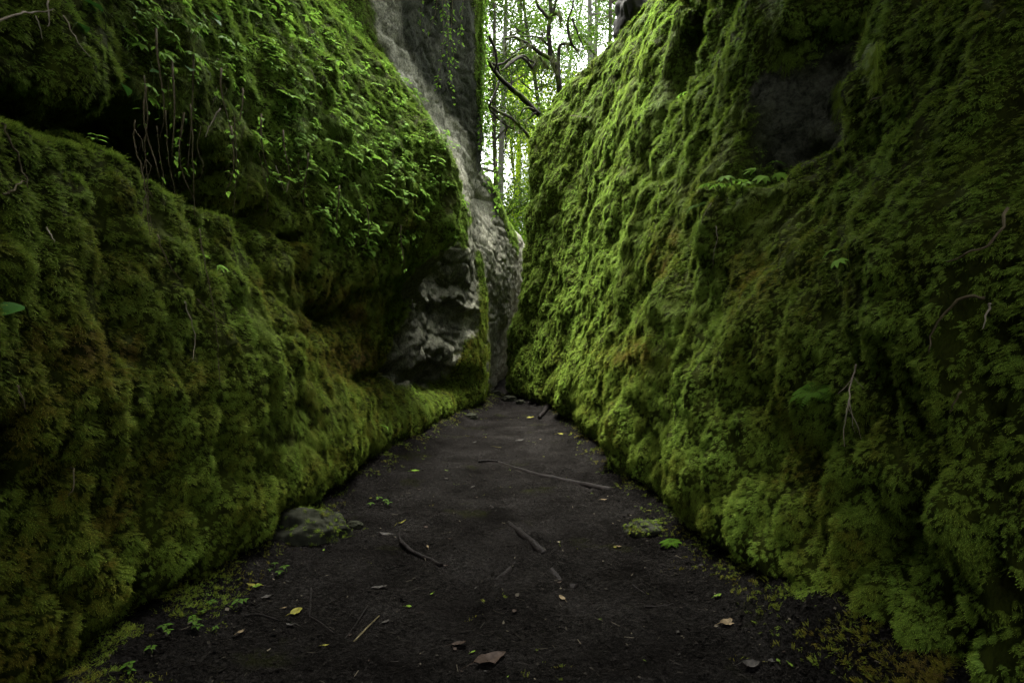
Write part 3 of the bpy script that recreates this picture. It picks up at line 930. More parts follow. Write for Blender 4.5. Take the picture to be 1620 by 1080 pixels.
bil = sample_sheet(PL, NL_, 40, dens.reshape(mossL.shape))
p = bil(PL); n = bil(NL_); n /= np.linalg.norm(n, axis=1, keepdims=True)
ok = seen(p, n); p, n = p[ok], n[ok]
points_obj('undergrowth', p + n * .02, frames(n, 1.0, rng.uniform(0, 6.28, len(p))), rng.uniform(.6, 1.15, len(p)), rng.integers(0, 4, len(p)),
           rng.random(len(p)), GN_UNDER, 'small bright leaves mixed into the moss of the upper left slope', M_PLANT)


# ------------------------------------------------------------------ single plants
def empty(name, loc, label=None, cat=None, group=None):
    o = bpy.data.objects.new(name, None); COL.objects.link(o); o.location = loc
    o.empty_display_size = .05
    return set_props(o, label, cat, group)


def dup(root, loc, rot=None, scale=None, label=None, group=None):
    r = root.copy(); COL.objects.link(r); r.location = loc
    if rot is not None: r.rotation_euler = rot
    if scale is not None: r.scale = (scale,) * 3
    if label: r['label'] = label
    if group: r['group'] = group
    for ch in list(root.children):
        c = ch.copy(); COL.objects.link(c); c.parent = r
        for g in list(ch.children):
            d = g.copy(); COL.objects.link(d); d.parent = c
    return r


def plant_umbrella(name, nl, L, Wd, hgt, mat, tiers=1):
    root = empty(name, (0, 0, 0))
    s = MB(); f = MB()
    tip = Vector((random.uniform(-.02, .02), random.uniform(-.02, .02), hgt))
    s.tube([(0, 0, -.02), tip * .5 + Vector((.008, 0, 0)), tip], [.0022, .0019, .0014], 5)
    for t in range(tiers):
        c = tip * (1 - .38 * t)
        for k in range(nl):
            a = 6.283 * k / nl + t * .7 + random.uniform(-.3, .3)
            d = Vector((math.cos(a), math.sin(a), random.uniform(.05, .35)))
            st = c + d.normalized() * L * .25
            s.tube([c, st], [.0012, .0009], 4, cap=False)
            f.leaf(st, d, (0, 0, 1), L * random.uniform(.75, 1.1), Wd * random.uniform(.85, 1.1), .28, random.uniform(.25, .5), random.uniform(.35, .8), .12)
    s.build('stem', M_STEM, root); f.build('foliage', mat, root)
    return root


def plant_lobed(name, nl, L, mat, hgt):
    """leaves of three or five lobes on long stalks"""
    root = empty(name, (0, 0, 0))
    s = MB(); f = MB()
    for k in range(nl):
        a = 6.283 * k / nl + random.uniform(-.5, .5)
        top = Vector((math.cos(a) * hgt * .7, math.sin(a) * hgt * .7, hgt * random.uniform(.6, 1.1)))
        s.tube([(0, 0, -.02), top * .55 + Vector((0, 0, .25 * hgt)), top], [.002, .0016, .0012], 5)
        for l, ls in ((-1.25, .7), (-.62, .9), (0, 1.0), (.62, .9), (1.25, .7)):
            d = Vector((math.cos(a + l), math.sin(a + l), -.05 - .1 * abs(l)))
            f.leaf(top, d, (math.cos(a) * .2, math.sin(a) * .2, 1), L * ls, L * .42 * ls, .22, .28, .6 - .1 * abs(l), .1)
    s.build('stem', M_STEM, root); f.build('foliage', mat, root)
    return root


def plant_broad(name, nl, L, mat):
    root = empty(name, (0, 0, 0))
    s = MB(); f = MB()
    for k in range(nl):
        a = 6.283 * k / nl + random.uniform(-.5, .5)
        top = Vector((math.cos(a) * .05, math.sin(a) * .05, .05 + .04 * k))
        s.tube([(0, 0, -.02), top * .6 + Vector((0, 0, .01)), top], [.0025, .002, .0015], 5)
        f.leaf(top, (math.cos(a), math.sin(a), .1), (0, 0, 1), L * random.uniform(.8, 1.1), L * .62, .18, .35, random.uniform(.3, .7), .06)
    s.build('stem', M_STEM, root); f.build('foliage', mat, root)
    return root


def fern(name, nf, L, mat):
    root = empty(name, (0, 0, 0))
    s = MB(); f = MB()
    for k in range(nf):
        a = 6.283 * k / nf + random.uniform(-.3, .3)
        pts = []
        for t in np.linspace(0, 1, 11):
            r = L * t * .85; z = L * (.75 * t - .75 * t * t) + .01
            pts.append(Vector((math.cos(a) * r, math.sin(a) * r, z)))
        s.tube(pts, list(np.linspace(.002, .0006, 11)), 4)
        for q in range(1, 11):
            d = (pts[q] - pts[q - 1]).normalized(); sd = d.cross(Vector((0, 0, 1))).normalized()
            l = L * .30 * math.sin(math.pi * (.12 + .86 * q / 11)) + .004
            for sg in (-1, 1):
                f.leaf(pts[q], d * .45 + sd * sg, (0, 0, 1), l, l * .34, .1, .2, .55, .1)
    s.build('stem', M_STEM, root); f.build('frond', mat, root)
    return root


PROTOS = {
    'umb1': plant_umbrella('leafy_plant', 5, .060, .045, .10, M_PLANT),
    'umb2': plant_umbrella('leafy_plant', 4, .050, .034, .13, M_PLANT, 2),
    'umb3': plant_umbrella('leafy_plant', 3, .055, .042, .07, M_PLANT, 2),
    'lob': plant_lobed('lobed_leaf_plant', 4, .075, M_PLANT, .10),
    'lob1': plant_lobed('lobed_leaf_plant', 3, .060, M_PLANT, .08),
    'broad': plant_broad('broad_leaf_plant', 3, .13, M_BROAD),
    'broad1': plant_broad('broad_leaf_plant', 1, .15, M_BROAD),
    'fern': fern('fern', 7, .22, M_FERN),
    'seed': plant_umbrella('seedling', 4, .020, .018, .022, M_SEEDLING),
}
USED = set()


def put_plant(key, loc, nrm, scale, label, cat, group=None, spin=None):
    root = PROTOS[key]
    up = (Vector(nrm) * .55 + Vector((0, 0, 1))).normalized()
    rot = (up.to_track_quat('Z', 'Y').to_matrix() @ Matrix.Rotation(spin if spin is not None else random.uniform(0, 6.28), 3, 'Z')).to_euler()
    if key not in USED:
        USED.add(key); r = root
        r.location = loc; r.rotation_euler = rot; r.scale = (scale,) * 3
    else:
        r = dup(root, loc, rot, scale)
        if 'group' in r: del r['group']
    set_props(r, label, cat, group)
    return r


def plant_at(key, px, py, scale, label, cat, group=None, lift=.025, spin=None):
    h = ray(px, py)
    if h is None: return None
    return put_plant(key, h[0] + h[1] * lift, h[1], scale, label, cat, group, spin)


G1 = 'leafy plants on the upper left slope'
for (ppx, ppy) in [(560, 185), (548, 215), (590, 200), (566, 262), (540, 268), (580, 275), (597, 262), (595, 330), (610, 305), (575, 392), (590, 385), (582, 408), (570, 420), (460, 190), (478, 172), (447, 196), (515, 245), (520, 300), (633, 330), (640, 300), (500, 120), (520, 140), (470, 95), (440, 60), (430, 110), (410, 85), (395, 55), (480, 60), (455, 30), (490, 30), (380, 20), (415, 15), (530, 90), (560, 130), (590, 155), (620, 190), (655, 235), (680, 270), (700, 300), (650, 350), (505, 345), (480, 280), (400, 240), (425, 300), (465, 240), (520, 190)]:
    key = random.choice(('umb1', 'umb1', 'umb2', 'umb3'))
    plant_at(key, ppx + random.uniform(-6, 6), ppy + random.uniform(-5, 5), random.uniform(1.05, 1.7), 'bright green leafy plant growing among moss on the upper left slope', 'plant', G1)
zpoly = np.array([(340, 10), (520, 10), (620, 130), (710, 270), (700, 350), (590, 400), (500, 360), (420, 250), (350, 150)])
cnt = 0
while cnt < 60:
    qx, qy = random.uniform(340, 715), random.uniform(5, 400)
    if not inpoly(np.array([qx]), np.array([qy]), [tuple(v) for v in zpoly])[0]: continue
    cnt += 1
    plant_at(random.choice(('umb1', 'umb2', 'umb3', 'umb3')), qx, qy, random.uniform(.5, 1.0), 'bright green leafy plant growing among moss on the upper left slope', 'plant', G1)
G2 = 'lobed-leaf plants at the top of the left slope'
for (ppx, ppy) in [(300, 60), (270, 30), (250, 70), (215, 25), (285, 105), (235, 100), (310, 150), (230, 190), (205, 150)]:
    plant_at(random.choice(('lob', 'lob1')), ppx, ppy, random.uniform(.7, 1.1), 'dark green lobed-leaf plant above the shaded crevice on the left', 'plant', G2)
plant_at('lob', 345, 88, 1.25, 'large bright lobed-leaf plant, palest among the leaves high on the left slope', 'plant')
G3 = 'broad leaves high on the left slope'
for (ppx, ppy) in [(130, 20), (160, 45), (195, 70), (105, 50), (255, 130), (290, 125), (70, 10), (320, 45), (275, 205), (235, 205), (300, 15)]:
    plant_at(random.choice(('broad', 'broad1')), ppx, ppy, random.uniform(.55, .85), 'glossy dark broad-leaf plant high on the left slope above the crevice', 'plant', G3)
plant_at('broad1', 174, 132, .62, 'single oval leaf over the mouth of the dark left crevice', 'plant')
plant_at('lob1', 320, 436, 1.0, 'wide green leaf spread flat below the crevice beside a hanging stem', 'plant')
plant_at('broad1', 42, 497, .65, 'single dark broad leaf on the left moss bank near a brown patch', 'plant')
plant_at('broad1', 295, 288, .5, 'single pale oval leaf hanging inside the left crevice', 'plant')
plant_at('umb3', 150, 240, .6, 'two-leaved sprout on the mossy rim under the left crevice', 'plant')
plant_at('umb1', 580, 402, 1.1, 'pale leafy plant hanging beside the dark rock outcrop', 'plant')
plant_at('umb3', 652, 394, .9, 'lone bright leaf sprig against the grey rock under the moss brow', 'plant')
plant_at('umb1', 600, 690, .8, 'small leafy plant low on the left moss bank near the path', 'plant')
plant_at('lob', 1145, 315, 1.15, 'light green lobed-leaf plant at the outer end of the right ledge', 'plant')
plant_at('lob', 1212, 290, 1.2, 'pale green lobed-leaf plant at the back of the right ledge', 'plant')
plant_at('lob1', 1178, 312, 1.0, 'small lobed-leaf plant between two larger ones on the right ledge', 'plant')
plant_at('fern', 1110, 330, .5, 'low fern below the ledge on the right cliff', 'fern')
plant_at('lob1', 1350, 420, .85, 'upright green leaf on a thin stalk on the right moss wall', 'plant')
plant_at('fern', 1300, 625, .55, 'dull green fern in the dark right moss wall by a forked root', 'fern')
plant_at('umb1', 1092, 162, .8, 'small leafy plant beside the mossy pillar on the right cliff', 'plant')
for k, (ppx, ppy) in enumerate([(895, 100), (905, 112), (880, 128), (922, 92), (868, 140), (940, 85)]):
    plant_at('fern', ppx, ppy, random.uniform(.8, 1.3), 'bright fern on the top edge of the right cliff', 'fern', 'ferns on the right cliff edge')

# ------------------------------------------------------------------ hanging roots and stems
def poly_tube(pts, r0, r1, sub=4, wig=.0, sides=5):
    P = [Vector(p) for p in pts]; out = []
    n = len(P)
    for i in range(n - 1):
        p0, p1, p2, p3 = P[max(i - 1, 0)], P[i], P[i + 1], P[min(i + 2, n - 1)]
        for k in range(sub):
            t = k / sub
            out.append(.5 * ((2 * p1) + (p2 - p0) * t + (2 * p0 - 5 * p1 + 4 * p2 - p3) * t * t + (3 * p1 - p0 - 3 * p2 + p3) * t ** 3))
    out.append(P[-1])
    for q in out[1:-1]:
        q += Vector((random.gauss(0, wig), random.gauss(0, wig), random.gauss(0, wig)))
    m = MB(); m.tube(out, list(np.linspace(r0, r1, len(out))), sides, rough=.15)
    return m, out


def hanging(name, pxs, r, mat, label, cat='root', off=.05, depth=None, r1=None, group=None):
    """a stem following picked points, just clear of the wall it hangs on"""
    pts = []
    for (a, b) in pxs:
        if depth is not None:
            pts.append(at(a, b, depth))
        else:
            h = ray(a, b)
            d = (EYE - h[0]).normalized()
            pts.append(h[0] + h[1] * off * .4 + d * off)
    base = pts[0].copy()
    m, path = poly_tube([p - base for p in pts], r * .75, (r1 or r * .6) * .5, wig=r * .5)
    if len(path) > 14:
        for q in range(random.randint(2, 4)):
            c = random.choice(path[2:-3]); d = Vector((random.gauss(0, .5), random.gauss(-.3, .3), -1)); P_ = [c]
            for z_ in range(5):
                d = (d + Vector((random.gauss(0, .35), random.gauss(0, .2), -.2))).normalized(); P_.append(P_[-1] + d * r * random.uniform(4, 9))
            m.tube(P_, list(np.linspace(r * .4, r * .15, 6)), 4)
    o = m.build(name, mat); o.location = base
    return set_props(o, label, cat, group)


hanging('hanging_root', [(214, 190), (213, 225), (225, 270), (233, 320), (238, 372)], .0045, M_ROOT, 'kinked brown root at the outer end of the group hanging in the left crevice', depth=2.35)
hanging('hanging_root', [(228, 120), (234, 185), (230, 230), (235, 330), (245, 400)], .0035, M_ROOT, 'long thin brown root hanging through the left crevice to the bank below', depth=2.42)
hanging('hanging_root', [(262, 175), (265, 230), (268, 265), (280, 312)], .003, M_ROOT, 'short curved root ending inside the left crevice', depth=2.55)
hanging('hanging_root', [(301, 165), (304, 215), (306, 270), (308, 345)], .0042, M_ROOT, 'straightest and thickest root hanging mid crevice on the left', depth=2.65)
hanging('hanging_root', [(248, 200), (252, 240), (258, 285), (252, 308)], .0026, M_ROOT, 'thin root with a hooked end in the left crevice', depth=2.6)
hanging('hanging_root', [(318, 200), (312, 235), (322, 262), (315, 285)], .0024, M_ROOT, 'thin twisting root beside the straight thick one in the left crevice', depth=2.7)
hanging('hanging_root', [(371, 185), (374, 250), (372, 300), (370, 345)], .0036, M_ROOT, 'straight root in front of the inner end of the left crevice', depth=2.95)
hanging('hanging_root', [(404, 240), (414, 285), (418, 325), (405, 335), (393, 312), (391, 290)], .0028, M_ROOT, 'looping root curled up at its end below the left slope', off=.09)
hanging('hanging_root', [(432, 262), (440, 288), (448, 302), (454, 290)], .0034, M_PALE, 'short pale root hooked upward by a brown patch of the left slope', off=.06)
hanging('bent_twig', [(349, 172), (337, 188), (330, 205), (325, 217)], .0052, M_PALE, 'bleached bent twig sticking out above the left crevice', 'twig', depth=2.7, r1=.0045)
hanging('dead_stem', [(-20, 44), (20, 26), (48, 18), (72, 16)], .006, M_PALE, 'pale arching dead stem at the topmost corner of the left slope', 'stem', off=.10)
hanging('dead_stem', [(68, 8), (70, 30), (70, 45)], .0045, M_PALE, 'short upright dead stem next to the pale arching one', 'stem', off=.08)
hanging('dead_stem', [(88, 22), (105, 55), (120, 78), (135, 95)], .0035, M_PALE, 'thin pale dead stem slanting down over brown soil on the left slope', 'stem', off=.07)
hanging('dead_stem', [(52, 24), (56, 45), (64, 64)], .0035, M_PALE, 'small bowed dead stem below the pale arching one', 'stem', off=.07)
hanging('dead_stem', [(205, 40), (225, 65), (240, 82), (253, 97)], .003, M_ROOT, 'brown dead stem lying across dark leaves above the left crevice', 'stem', off=.07)
hanging('hanging_root', [(0, 200), (14, 225), (28, 262), (38, 300)], .005, M_ROOT, 'grey root running down the mossy rim left of the crevice', off=.03)
hanging('hanging_root', [(2, 306), (16, 302), (28, 290), (38, 298)], .005, M_ROOT, 'stubby knotted root crossing the grey one on the moss rim', off=.03)
hanging('hanging_root', [(66, 360), (74, 372), (80, 388)], .004, M_PALE, 'very short pale root on the left moss bank', off=.04)
hanging('hanging_root', [(246, 375), (258, 408), (270, 430), (284, 448)], .0045, M_ROOT, 'pale brown root leading into the brown patch below the crevice', off=.04)
hanging('dead_stem', [(288, 474), (294, 505), (303, 535), (303, 572)], .0042, M_PALE, 'cream dead stem bent once below the brown patch on the left bank', 'stem', off=.05)
hanging('dead_stem', [(310, 365), (322, 430), (336, 500), (340, 560), (343, 610)], .0028, M_ROOT, 'long reddish dead stem trailing down the left moss bank', 'stem', off=.06)
hanging('dead_stem', [(305, 470), (340, 505), (370, 530), (400, 558)], .0028, M_ROOT, 'thin dark stem slanting across the left moss bank', 'stem', off=.05)
hanging('dead_stem', [(105, 740), (112, 752), (114, 772), (106, 780)], .004, M_ROOT, 'hooked stem low on the shaded left moss bank', 'stem', off=.05)
hanging('dead_stem', [(18, 610), (28, 632), (34, 648)], .004, M_ROOT, 'short leaning stem at the outer side of the left moss bank', 'stem', off=.05)
hanging('hanging_root', [(1365, 578), (1356, 605), (1350, 635), (1341, 672), (1342, 708)], .0040, M_PALE, 'pale forked root hanging down the right moss wall, longest on that wall', off=.05)
hanging('hanging_root', [(1357, 600), (1346, 612), (1335, 626)], .0030, M_PALE, 'side shoot of the pale forked root on the right moss wall', off=.05)
hanging('hanging_root', [(1136, 358), (1138, 378), (1133, 402), (1132, 424)], .0035, M_PALE, 'thin pale root hanging below the ledge on the right cliff', off=.05)
hanging('hanging_root', [(1128, 325), (1118, 340), (1112, 356)], .003, M_PALE, 'short pale root by the fern under the right ledge', off=.05)
hanging('hanging_root', [(1560, 470), (1520, 475), (1480, 520), (1475, 560)], .006, M_ROOT, 'dark root curving across the bare soil on the right wall', off=.02)
hanging('hanging_root', [(1575, 480), (1565, 500), (1560, 520)], .0045, M_PALE, 'short pale root beside the bare soil on the right wall', off=.03)
hanging('hanging_root', [(1525, 620), (1515, 640), (1512, 652)], .0035, M_ROOT, 'short root under a brown leaf on the dark right wall', off=.04)
hanging('hanging_root', [(1600, 330), (1585, 372), (1540, 400), (1500, 415)], .006, M_ROOT, 'thick dark root leading down into bare soil on the right wall', off=.02)
hanging('fallen_twig', [(905, 184), (918, 186), (936, 188)], .010, M_ROOT, 'small bare twig lying on moss high on the right cliff', 'twig', off=.08)
hanging('fallen_twig', [(1385, 160), (1398, 152), (1408, 146)], .004, M_ROOT, 'short twig poking out under the upper niche of the right cliff', 'twig', off=.05)


GT = 'thin trailing stems over the left slope'
for k in range(26):
    qx = random.uniform(190, 640); qy = random.uniform(40, 330)
    if qx - 190 < (qy - 250) * 2.2: continue
    ln = random.uniform(30, 85)
    hanging('trailing_stem', [(qx, qy), (qx + random.uniform(-8, 8), qy + ln * .35), (qx + random.uniform(-14, 14), qy + ln * .7), (qx + random.uniform(-16, 16), qy + ln)],
            random.uniform(.002, .0034), random.choice((M_ROOT, M_ROOT, M_STEM)), 'thin dry stem trailing down the leafy upper left slope', 'stem', off=.07, group=GT)

# ------------------------------------------------------------------ fallen leaves and sticks
def leaf_mesh(name, L, W, curl, mat):
    m = MB(); n = 9
    v = []; f = []
    for k in range(n):
        t = k / (n - 1)
        w = W * .5 * math.sin(math.pi * min(t * 1.02, 1)) ** .75 * random.uniform(.85, 1.1)
        z = curl * L * (t - .5) ** 2 + random.uniform(-.03, .03) * L
        c = Vector((t * L - L / 2, 0, z + .004))
        v += [c + Vector((0, w, curl * w * .6 + random.uniform(0, .05) * L)), c, c + Vector((0, -w, curl * w * .6 + random.uniform(0, .05) * L))]
    for k in range(n - 1):
        b = 3 * k
        f += [(b, b + 1, b + 4, b + 3), (b + 1, b + 2, b + 5, b + 4)]
    m.add(v, f)
    m.tube([(-L * .5, 0, curl * L * .25 + .004), (-L * .7, L * .04, .006), (-L * .85, L * .02, .004)], [.0012, .0010, .0008], 4)
    o = m.build(name, mat)
    return o


def ground_leaf(px, py, Lpx, ar, curl, mat, label, rot=None, name='fallen_leaf', group=None):
    p = gpoint(px, py); L = Lpx * p.y / F
    o = leaf_mesh(name, L, L * ar, curl, mat)
    o.location = p; o.rotation_euler = (random.uniform(-.25, .25), random.uniform(-.2, .2), rot if rot is not None else random.uniform(0, 6.28))
    return set_props(o, label, 'leaf', group)


ground_leaf(1152, 985, 27, .62, .5, M_TAN, 'tan fallen leaf on the mud, largest and palest near the right wall', .1)
ground_leaf(1222, 1008, 18, .5, .4, M_GREYLEAF, 'dull grey fallen leaf between the tan leaf and the right wall', .3)
ground_leaf(1232, 990, 14, .4, .6, M_FRESHGROUND, 'small green strip of leaf standing on the mud by the right wall', 1.4)
ground_leaf(1252, 987, 20, .3, .8, M_FRESHGROUND, 'curved yellow-green leaf strip on mud next to a smaller one', 2.4)
ground_leaf(1186, 1054, 32, .55, .8, M_GREYLEAF, 'crumpled grey leaf at the bottom of the path near the right bank', .2)
ground_leaf(1136, 944, 16, .6, .3, M_FRESHGROUND, 'small yellow-green leaf at the foot of the right wall', .5)
ground_leaf(889, 947, 15, .55, .5, M_TAN, 'small cream leaf scrap in the open mud below the buried root', 2.2)
ground_leaf(657, 743, 14, .75, .3, M_FRESHGROUND, 'round yellow-green leaf on the path beside the left bank', .2)
ground_leaf(600, 930, 28, .35, .2, M_GREYLEAF, 'long pale scrap of leaf left of the path centre', .1)
ground_leaf(648, 960, 13, .9, .1, M_FRESHGROUND, 'round mossy green leaf pressed into the mud', .4)
ground_leaf(403, 921, 26, .42, .2, M_YELLOW, 'yellow fallen leaf by the left bank, longest of the pair there', .1)
ground_leaf(407, 928, 13, .7, .2, M_FRESHGROUND, 'small green leaf touching the yellow one by the left bank', .6)
ground_leaf(422, 946, 18, .7, .4, M_GREYLEAF, 'small grey leaf below the yellow leaf by the left bank', .4)
ground_leaf(469, 969, 20, .75, .2, M_YELLOW, 'blotched yellow-green leaf beside the dark forked twig', .7)
ground_leaf(460, 990, 20, .3, .6, M_GREYLEAF, 'thin pale curled leaf below the blotched one', 2.9)
ground_leaf(380, 1002, 15, .4, .8, M_TAN, 'curled tan leaf on mud by the seedlings', 1.2)
ground_leaf(450, 963, 8, .6, .2, M_TAN, 'tiny cream leaf scrap near the blotched yellow-green leaf', .2)
ground_leaf(515, 1022, 12, .4, .4, M_YELLOW, 'tiny yellowish leaf strip low on the left of the path', .3)
ground_leaf(612, 843, 28, .35, .3, M_GREYLEAF, 'pale grey leaf at the upper end of the bent stick', 0)
ground_leaf(635, 828, 20, .16, .8, M_YELLOW, 'thin yellow leaf blade standing over the bent stick', 1.0)
ground_leaf(775, 1045, 60, .45, .3, M_BROWNLEAF, 'large brown bark-like leaf at the bottom centre of the path', .6)
ground_leaf(725, 1020, 26, .5, .3, M_BROWNLEAF, 'small brown leaf above the big bark-like one', .2)
ground_leaf(610, 985, 16, .6, .4, M_GREYLEAF, 'pale scrap of leaf on dark grit left of centre', 1)
ground_leaf(838, 661, 15, .35, .2, M_YELLOW, 'yellow leaf far along the path near a leaning stick', .1)
ground_leaf(889, 686, 15, .45, .3, M_YELLOW, 'yellowish leaf far along the path at the foot of the right wall', .2)
ground_leaf(822, 697, 14, .3, .3, M_GREYLEAF, 'pale leaf far along the middle of the path', .1)
ground_leaf(787, 708, 12, .3, .3, M_YELLOW, 'thin yellow leaf in the middle of the far path', .2)
ground_leaf(740, 690, 8, .5, .3, M_YELLOW, 'tiny yellow leaf on the left of the far path', .2)
ground_leaf(952, 748, 14, .4, .5, M_FRESHGROUND, 'green leaf beside the long half buried root', .4)
ground_leaf(955, 789, 11, .5, .2, M_TAN, 'pale leaf on mud above the small mossy stone', .3)
ground_leaf(884, 856, 4, .9, .2, M_PALE, 'tiny white petal right of the crossing roots', 0)
ground_leaf(797, 828, 4, .9, .2, M_PALE, 'tiny white petal beside the buried root', 0)
ground_leaf(978, 865, 10, .5, .3, M_TAN, 'small pale leaf on mud left of the mossy stone', .2)
ground_leaf(1072, 1000, 9, .5, .3, M_GREYLEAF, 'tiny grey leaf on mud left of the tan leaf', 1)
GL = 'small scattered leaf scraps on the path'
for k in range(46):
    qy = 660 + 420 * random.random() ** .8
    t = (qy - 640) / 440
    qx = random.uniform(lerp(770, 230, t ** .8), lerp(860, 1340, t ** .8))
    ground_leaf(qx, qy, random.uniform(4, 10), random.uniform(.3, .8), random.uniform(.1, .6), random.choice((M_GREYLEAF, M_TAN, M_BROWNLEAF, M_BROWNLEAF, M_FRESHGROUND, M_YELLOW)), 'tiny leaf scrap scattered on the dark mud path', group=GL)


def stick(name, pxs, r0, r1, mat, label, lift=.6, cat='stick', lean=None):
    pts = []
    for k, (a, b) in enumerate(pxs):
        p = gpoint(a, b); p.z += r0 * lift
        pts.append(p)
    if lean:
        pts[0].z += lean
    base = pts[0].copy()
    m, _ = poly_tube([p - base for p in pts], r0, r1, sub=5, wig=r0 * .12, sides=8)
    o = m.build(name, mat); o.location = base
    return set_props(o, label, cat)


stick('fallen_stick', [(633, 838), (632, 852), (640, 864)], .007, .010, M_WET, 'short upright end of a broken wet stick left of the path centre')
stick('fallen_stick', [(634, 862), (652, 874), (672, 884), (697, 896)], .012, .014, M_WET, 'dark wet bent stick lying left of the path centre')
stick('half_buried_root', [(785, 728), (840, 746), (900, 760), (968, 768)], .018, .036, M_WET, 'long dark root half buried across the path near the right wall', -.75, 'root')
stick('half_buried_root', [(775, 797), (805, 822), (840, 852), (862, 872)], .018, .028, M_WET, 'dark root sunk in the middle of the path, upper of two in line', -1.15, 'root')
stick('half_buried_root', [(862, 874), (888, 893), (912, 912)], .030, .044, M_WET, 'broken off dark root stump in the middle of the path', -1.0, 'root')
stick('half_buried_root', [(836, 868), (808, 892), (784, 918)], .016, .022, M_WET, 'short side root pointing toward the viewer from the crossing roots', -1.15, 'root')
stick('fallen_stick', [(757, 731), (772, 730), (788, 731)], .012, .010, M_WET, 'short dark stick lying flat in the middle distance of the path')
stick('fallen_stick', [(874, 628), (865, 645), (854, 662)], .045, .030, M_WET, 'dark stick leaning against the foot of the far right wall', .6, lean=.10)
stick('fallen_twig', [(492, 930), (491, 955), (489, 975)], .004, .005, M_WET, 'thin dark twig standing near the blotched yellow-green leaf', cat='twig')
stick('fallen_twig', [(489, 976), (505, 985), (528, 1003)], .005, .004, M_WET, 'dark twig curving over the mud left of the path', cat='twig')
stick('fallen_twig', [(582, 958), (565, 985), (545, 1012)], .004, .003, M_WET, 'thin straight dark twig low on the left of the path', cat='twig')
stick('fallen_twig', [(1020, 960), (1045, 959), (1066, 956)], .005, .004, M_WET, 'thin dark twig lying crosswise near the right wall', cat='twig')
stick('fallen_twig', [(1000, 925), (1010, 932), (1020, 941)], .004, .003, M_WET, 'short thin dark twig right of the broken root stump', cat='twig')
stick('fallen_twig', [(388, 975), (410, 972), (440, 982)], .005, .004, M_WET, 'arched dark twig among the leaves by the left bank', cat='twig')
stick('fallen_twig', [(560, 1015), (585, 990), (600, 975)], .004, .003, M_ROOT, 'brown twig beside the thin straight dark one', cat='twig')
stick('fallen_twig', [(1440, 905), (1455, 898), (1480, 905), (1490, 912)], .008, .006, M_WET, 'curled dark bark strip on moss at the near right bank', cat='bark')
stick('fallen_twig', [(1500, 925), (1530, 945), (1560, 960), (1600, 985)], .010, .007, M_ROOT, 'dark twig running down the bare soil of the near right bank', cat='twig')

for k, (ppx, ppy) in enumerate([(310, 975), (325, 968), (340, 958), (302, 990), (318, 992), (237, 1032), (262, 1005), (212, 1056), (425, 903), (438, 908), (432, 898), (455, 905), (392, 955), (378, 958), (345, 995), (205, 1058), (268, 1000)]):
    p = gpoint(ppx, ppy)
    put_plant('seed', p, (0, 0, 1), random.uniform(.6, 1.2), 'small round-leaved green seedling in mud along the left bank', 'seedling', 'seedlings along the left bank')
for k, (ppx, ppy) in enumerate([(598, 792), (606, 797), (590, 800), (612, 800)]):
    put_plant('seed', gpoint(ppx, ppy), (0, 0, 1), 1.2, 'pale green seedling at the foot of the left bank by the round leaf', 'seedling', 'seedlings by the round leaf')
put_plant('fern', gpoint(1062, 862), (-.3, 0, 1), .36, 'little pale fern at the foot of the right wall by the mossy stone', 'fern')


# ------------------------------------------------------------------ stones
ROCKMOSS = []


def rock(name, loc, size, mat, label, seed, cat='stone', mossy=0, rot=0.0):
    bm = bmesh.new(); bmesh.ops.create_icosphere(bm, subdivisions=5, radius=1)
    co_ = np.array([v.co[:] for v in bm.verts])
    d = 1 + .45 * fbm(co_ * 1.2, 2, seed) - .22 * np.abs(fbm(co_ * 2.2, 3, seed + 9)) + .12 * fbm(co_ * 3.5, 4, seed + 3, .65)
    co2 = co_ * d[:, None]
    co2 = np.sign(co2) * np.abs(co2) ** .9 * np.array(size)
    for v, c in zip(bm.verts, co2): v.co = c
    me = bpy.data.meshes.new(name); bm.to_mesh(me); bm.free()
    me.polygons.foreach_set('use_smooth', [True] * len(me.polygons))
    me.materials.append(mat)
    o = bpy.data.objects.new(name, me); COL.objects.link(o); o.location = loc; o.rotation_euler = (0, 0, rot)
    set_props(o, label, cat)
    if mossy:
        me.update()
        M_ = o.matrix_basis
        for v in me.vertices:
            if random.random() < mossy and v.normal.z > .15 + .7 * perlin(np.array([v.co[:]]) * 6, seed)[0] - 1.2 * v.co.x:
                ROCKMOSS.append(((M_ @ v.co)[:], (M_.to_3x3() @ v.normal)[:]))
    return o


def make_flat_moss():
    m, nt, out = new_mat('short_moss')
    tip = N(nt, 'ShaderNodeAttribute', attribute_type='GEOMETRY', attribute_name='tip')
    r = ramp(nt, [(0, (.045, .060, .006)), (.6, (.11, .16, .012)), (1, (.16, .25, .02))], tip.outputs['Fac'])
    leaf_shader(nt, out, r.outputs[0], .65, .3, .12)
    return m


